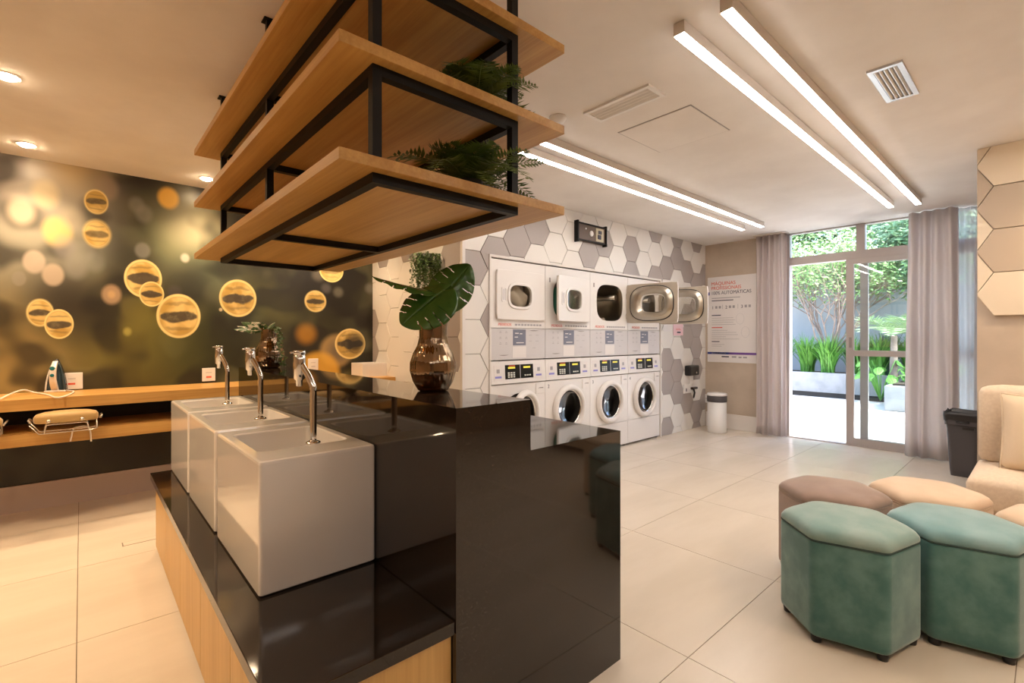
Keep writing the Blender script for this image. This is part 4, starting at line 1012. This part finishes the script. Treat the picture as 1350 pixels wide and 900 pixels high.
for x in (4.02, 4.55):
    for y in (SY0+.08, SY1-.08): MB().lathe([(.02, 0), (.025, .06)], (x, y, 0), 10).build('leg', M_PLASTK, so)
def pillow(c, w_, h_, label):
    p = thing('throw_pillow', (c[0], c[1], c[2]), label, 'pillow'); n = 16; f_, b_ = [], []
    def pt(i, j, s):
        u, v = i/n*2-1, j/n*2-1; e = max(0, (1-u**4)*(1-v**4)); pin = 1-.06*(1-abs(u))*(abs(v))**3-.0
        return (s*(.075*e**.55)+(.28*(v+1)*h_/2)*.75, u*w_/2*(1-.05*(1-v*v)), (v+1)*h_/2*(1-.04*(1-u*u)*(1 if v > 0 else 0)))
    for s in (-1, 1):
        vs = [pt(i, j, s) for i in range(n+1) for j in range(n+1)]
        (f_ if s < 0 else b_).extend(vs)
    fs = [(i*(n+1)+j, (i+1)*(n+1)+j, (i+1)*(n+1)+j+1, i*(n+1)+j+1) for i in range(n) for j in range(n)]
    MB().add(f_, fs, True).add(b_, fs, True).build('cover', M_PILLOW, p, world=False)
    edge = [pt(i, 0, 0) for i in range(n+1)]+[pt(n, j, 0) for j in range(1, n+1)]+[pt(i, n, 0) for i in range(n-1, -1, -1)]+[pt(0, j, 0) for j in range(n-1, -1, -1)]
    MB().tube(edge, .006, 6).build('piping', M_PILLOW, p, world=False)
pillow((4.27, -.03, .436), .48, .46, 'beige linen throw pillow leaning on the sofa back')

# ------------------------------------------------------------------ ceiling fittings
def line_light(y, xa, xb, label):
    l = thing('linear_light', ((xa+xb)/2, y, ZC), label, 'ceiling light', 'long linear ceiling lights')
    B(xa, xb, y-.024, y+.024, ZC-.052, ZC-.002).build('housing', M_FIX, l)
    B(xa+.004, xb-.004, y-.021, y+.021, ZC-.056, ZC-.0521).build('diffuser', M_LED, l)
    for x in (xa+.02, xb-.02): MB().lathe([(.012, 0), (.012, .006)], (x, y, ZC-.004), 10).build('mount', M_CHROME, l)
line_light(1.02, 1.835, 5.79, 'long linear ceiling light of the right pair, on its left')
line_light(.825, 1.835, 5.85, 'long linear ceiling light nearest the right edge of the picture')
line_light(2.385, 1.835, 5.74, 'long linear ceiling light nearest the machine wall')
line_light(2.175, 1.835, 5.74, 'long linear ceiling light second from the machine wall')
line_light(-.42, 1.835, 4.5, 'unseen linear ceiling light added over the sofa area outside the right edge'); line_light(-.62, 1.835, 4.5, 'second unseen linear light added over the sofa area outside the right edge')  # this pair is added out of view to brighten the sofa area
line_light(-1.7, -1.9, 1.6, 'unseen linear ceiling light added behind the viewpoint'); line_light(-.9, -1.9, .6, 'second unseen linear light added at the back of the room')  # unseen lights added behind the camera for more fill
def vent(x0, x1, y0, y1, along, n, label, m):
    v = thing('air_grille', ((x0+x1)/2, (y0+y1)/2, ZC), label, 'vent')
    f_ = .022
    B(x0+f_*.5, x1-f_*.5, y0+f_*.5, y1-f_*.5, ZC-.002, ZC).build('dark_throat', M_DARK, v)
    MB().box(x0, x1, y0, y0+f_, ZC-.012, ZC).box(x0, x1, y1-f_, y1, ZC-.012, ZC).box(x0, x0+f_, y0+f_, y1-f_, ZC-.012, ZC).box(x1-f_, x1, y0+f_, y1-f_, ZC-.012, ZC).build('frame', m, v)
    for k in range(n):
        t_ = (k+.5)/n
        if along == 'Y':
            c = x0+f_+(x1-x0-2*f_)*t_; q = [(c-.009, ZC-.003), (c-.006, ZC-.003), (c+.009, ZC-.013), (c+.006, ZC-.013)]
            MB().loops([[(a, y, b_) for a, b_ in q] for y in (y0+f_, y1-f_)], smooth=False).build('slat', m, v)
        else:
            c = y0+f_+(y1-y0-2*f_)*t_; q = [(c-.007, ZC-.003), (c-.004, ZC-.003), (c+.007, ZC-.013), (c+.004, ZC-.013)]
            MB().loops([[(x, a, b_) for a, b_ in q] for x in (x0+f_, x1-f_)], smooth=False).build('slat', m, v)
vent(2.165, 2.325, 1.37, 1.80, 'Y', 4, 'long narrow white air grille in the ceiling beside the access panel', M_PLASTW)
vent(2.862, 3.305, .462, .60, 'X', 5, 'small chrome-framed air grille in the ceiling right of the linear lights', mat('vent_silver', (.62, .62, .64), .3, .5))
sm = thing('smoke_detector', (2.10, 1.94, ZC), 'small round white detector on the ceiling behind the hanging shelves', 'detector')
MB().lathe([(.05, 0), (.05, -.012), (.035, -.032), (.008, -.036)], n=24).build('housing', M_PLASTW, sm, world=False)
def downlight(x, y, label, e=1.0):
    d = thing('downlight', (x, y, ZC), label, 'ceiling light', 'recessed warm downlights')
    MB().ring_plate(superpts(32, 0, 0, .052, .052, 2), superpts(32, 0, 0, .04, .04, 2), lambda u, v, t: (u, v, -t), 0, .005).build('trim_ring', M_PLASTW, d, world=False)
    MB().lathe([(.04, -.001), (.039, -.008), (.03, -.015), (.012, -.018)], n=24).build('lens', M_LAMP, d, world=False)
    ld = bpy.data.lights.new('downlight_lamp', 'SPOT'); lo = bpy.data.objects.new('lamp', ld); COL.objects.link(lo); lo.parent = d; lo.location = (0, 0, -.035)
    ld.energy = SPOT_E*e; ld.spot_size = math.radians(124); ld.spot_blend = 1.0; ld.color = (1, .72, .45); ld.shadow_soft_size = .04
downlight(-.275, 3.46, 'recessed warm downlight at the upper left edge of the picture'); downlight(-.275, 4.60, 'recessed warm downlight above the mural on the left'); downlight(.765, 4.60, 'recessed warm downlight above the mural beside the hanging shelves')
for k, (x, y) in enumerate(((1.805, 4.60), (-.62, 2.3), (1.80, 3.6), (-1.4, 3.46), (-1.4, 4.6), (-1.4, 2.0))):  # unseen downlights added out of frame and behind the shelves
    downlight(x, y, ('added downlight hidden behind the hanging shelves near the niche', 'unseen downlight added above the aisle left of the sinks', 'added downlight hidden behind the hanging shelves near the tiled corner', 'unseen downlight added past the left edge', 'unseen downlight added past the left edge over the counter', 'unseen downlight added past the left edge near the viewpoint')[k], (.75, 1, .6, 1, 1, 1)[k])
downlight(4.15, -.25, 'downlight over the sofa outside the right edge', .8); downlight(2.3, -.9, 'downlight outside the right edge before the ottomans', .8)

# ------------------------------------------------------------------ garden beyond the door
struct('floor_patio', B(XD+.12, 13.4, -6, 9, -.12, -.02), M_PATIO, 'sunlit pale patio paving outside the door')
struct('wall_garden', B(13.2, 13.4, -6, 9, -.02, 3.15), M_GWALL, 'grey plastered garden wall behind the plants')
o = B(12.5, 12.62, 4.33, 4.47, .44, 3.2).build('garden_post', mat('post_slate', (.16, .18, .21), .7)); tag(o, 'dark slate post at the left of the garden', 'post')
pl = thing('garden_planter', (12.3, 2.5, -.02), 'long low concrete planter along the garden wall', 'planter')
MB().box(11.65, 11.8, -5, 8, .09, .50).box(11.8, 13.19, -5, -4.85, .09, .50).box(11.8, 13.19, 7.85, 8, .09, .50).build('planter_wall', M_CONC, pl)
B(11.72, 13.19, -4.9, 7.9, -.02, .09).build('recessed_base', M_DARK, pl); B(11.8, 13.19, -4.85, 7.85, .09, .44).build('soil', M_SOIL, pl)
bp_ = thing('block_planter', (10.9, 1.25, -.02), 'square rough concrete planter block on the patio right of the door', 'planter')
MB().box(10.35, 11.45, .55, 1.92, -.02, .42).build('block', M_CONC, bp_, bev=.02); B(10.45, 11.35, .65, 1.82, .42, .45).build('soil', M_SOIL, bp_)
def strap(c, R, n, hgt, label, grp='strappy leaved clumps in the planter', m=M_GRASS, name='strap_leaf_clump'):
    mb = MB()
    for i in range(n):
        a = random.uniform(0, 2*PI); L = hgt*random.uniform(.7, 1.1); sp_ = random.uniform(.15, .75)*R; w_ = random.uniform(.010, .02)
        b0 = Vector((random.uniform(-.1, .1), random.uniform(-.1, .1), 0)); dv = Vector((math.cos(a), math.sin(a), 0)); sd2 = Vector((-dv.y, dv.x, 0)); vs = []
        for k in range(6):
            t_ = k/5; p = b0+dv*sp_*t_**1.8+Vector((0, 0, L*(t_-.32*t_**3*sp_/R*1.3))); ww = w_*(1-t_**2.5)+.001
            vs += [p-sd2*ww, p+sd2*ww]
        mb.add(vs, [(2*k, 2*k+1, 2*k+3, 2*k+2) for k in range(5)])
    o = mb.build(name, m, fix=False); o.location = c; tag(o, label, 'plant', grp); return o
lab = ('leftmost strappy green clump beside the curtain', 'strappy green clump left of the tree stems', 'strappy green clump at the foot of the tree', 'strappy green clump right of the tree stems', 'strappy green clump just left of the door stile', 'strappy green clump behind the sliding door leaf', 'dark strappy clump by the wall behind the glass', 'strappy clump by the wall at the right curtain')
for k, (x, y) in enumerate(((12.1, 4.15), (12.2, 3.65), (12.0, 3.2), (12.2, 2.75), (12.1, 2.35), (12.3, 1.85), (12.5, 2.25), (12.5, 1.7))):
    strap((x, y, .44), .75, 190, .95 if k < 6 else 1.05, lab[k], m=M_GRASS if k < 6 else mat('strap_leaf_dark', (.05, .12, .07), .5))
def leaves_cloud(mb, centers, n, size, el=1.0):
    for i in range(n):
        c, r = random.choice(centers); d = Vector((random.gauss(0, 1), random.gauss(0, 1), random.gauss(0, .8))); d = d.normalized()*random.random()**.4*r
        p = Vector(c)+d; a = Vector((random.gauss(0, 1), random.gauss(0, 1), random.gauss(0, .6))).normalized(); q = a.orthogonal().normalized(); s = size*random.uniform(.6, 1.3)
        mb.add([p-a*s, p+q*s*.42*el, p+a*s, p-q*s*.42*el], [(0, 1, 2, 3)])
tr = thing('garden_tree', (12.35, 3.22, .44), 'multi-stemmed small tree with pale branches and light green leaves', 'tree')
tips = []
def branch(mb, p, d, L, r, lev):
    pts = [p]; d = Vector(d).normalized()
    for i in range(4):
        d = (d+Vector((random.gauss(0, .12), random.gauss(0, .12), .06))).normalized(); pts.append(pts[-1]+d*L/4)
    mb.tube(pts, [r*(1-.4*i/4) for i in range(5)], 6, False)
    if lev == 0: tips.append(tuple(pts[-1])); tips.append(tuple(pts[-2])); return
    for k in range(3 if lev > 1 else 2):
        dd = (d+Vector((random.gauss(0, .45), random.gauss(0, .55), random.uniform(-.05, .35)))).normalized()
        branch(mb, pts[-1] if k else pts[-2], dd, L*random.uniform(.62, .85), r*.6, lev-1)
base = Vector((12.35, 3.22, .44)); mb = MB()
mb.tube([base, base+Vector((0, -.02, .35)), base+Vector((0, -.03, .55))], [.065, .055, .05], 8)
for k in range(13):
    a = 2*PI*k/13+.3; branch(mb, base+Vector((.02*math.cos(a), .02*math.sin(a), .35+.05*(k % 4))), (math.cos(a)*.42, math.sin(a)*.62, 1.0), random.uniform(.8, 1.1), .024, 3)
mb.build('stems', M_BARK, tr, fix=False)
mb = MB(); leaves_cloud(mb, [(t, .36) for t in tips if t[2] > 1.7], 8500, .045)
mb.build('foliage', M_TREELEAF, tr, fix=False)['kind'] = 'stuff'
def bush(name, label, cs, n, size, m, trunk=None):
    t_ = thing(name, (cs[0][0][0], cs[0][0][1], -.02), label, 'tree'); mb = MB(); leaves_cloud(mb, cs, n, size); mb.build('foliage', m, t_, fix=False)['kind'] = 'stuff'
    MB().tube([(cs[0][0][0], cs[0][0][1], -.02), (cs[0][0][0]+.05, cs[0][0][1], cs[0][0][2])], [.1, .05], 8).build('trunk', M_BARK, t_, fix=False)
bush('background_tree', 'tall light green tree rising behind the garden wall on the left', [((14.6, 5.2, 4.2), 1.5), ((14.8, 3.6, 4.6), 1.5), ((14.6, 4.4, 5.4), 1.4)], 9000, .10, M_TREELEAF)
bush('background_tree', 'tall blue-green tree rising behind the garden wall on the right', [((14.6, 1.2, 4.3), 1.5), ((14.9, -.2, 4.6), 1.6), ((14.6, 2.3, 4.9), 1.2)], 9000, .10, M_TREELEAF2)
bush('overhanging_tree', 'feathery tree overhanging from the right behind the glass', [((12.3, 1.3, 3.0), .8), ((12.4, 1.9, 3.4), .6), ((12.3, 2.1, 2.9), .35), ((12.2, 1.6, 2.5), .45)], 6500, .07, M_TREELEAF2)
# palm with arching fronds at the right curtain
def palm(c, n, L, label, h=1.3, name='garden_palm', m=mat('palm_leaf_pale', (.30, .42, .22), .5), wid=.28, lw=.28):
    p = thing(name, c, label, 'palm', None); MB().tube([(0, 0, 0), (0, .01, h*.5), (0, 0, h)], [.08, .065, .05], 8).build('trunk', M_BARK, p, world=False, fix=False)
    for i in range(n):
        a = 2*PI*i/n+random.uniform(-.2, .2); el = random.uniform(.5, 1.1); mb = MB()
        frond(mb, (0, 0, h), (math.cos(a)*math.cos(el), math.sin(a)*math.cos(el), math.sin(el)), L*random.uniform(.8, 1.1), 22, wid*L, .55, 0, lw)
        mb.build('frond', m, p, world=False, fix=False)
palm((11.52, 1.98, -.02), 16, 1.15, 'palm with pale arching fronds beside the right curtain')
strap((10.8, 1.15, .45), .42, 90, .42, 'low bright green leafy plant in the square block planter', 'block planter plants', mat('bright_leaf', (.22, .38, .06), .45), 'leafy_plant')
strap((11.1, 1.6, .45), .40, 70, .38, 'low green leafy plant at the left of the block planter', 'block planter plants', M_GRASS, 'leafy_plant')
ph = thing('philodendron', (11.3, 2.15, .0), 'split-leaved philodendron spilling beside the block planter', 'plant')
for i in range(22):
    a = random.uniform(0, 2*PI); r = random.uniform(.10, .42); b0 = Vector((11.3, 2.15, .05)); e_ = b0+Vector((math.cos(a)*r-.1, math.sin(a)*r, random.uniform(.35, .8)))
    lf = bleaf('leaf', e_, e_+Vector((math.cos(a)*.17-.06, math.sin(a)*.17, -.10)), .16, (-.5, 0, 1), M_GRASS, ph, cup=.2, slits=(.3, .45, .6, .75), droop=.15, ns=40, nt=5)
    MB().tube([b0, b0.lerp(e_, .6)+Vector((0, 0, .06)), e_], .008, 5).build('stem', M_GRASS, lf, fix=False)
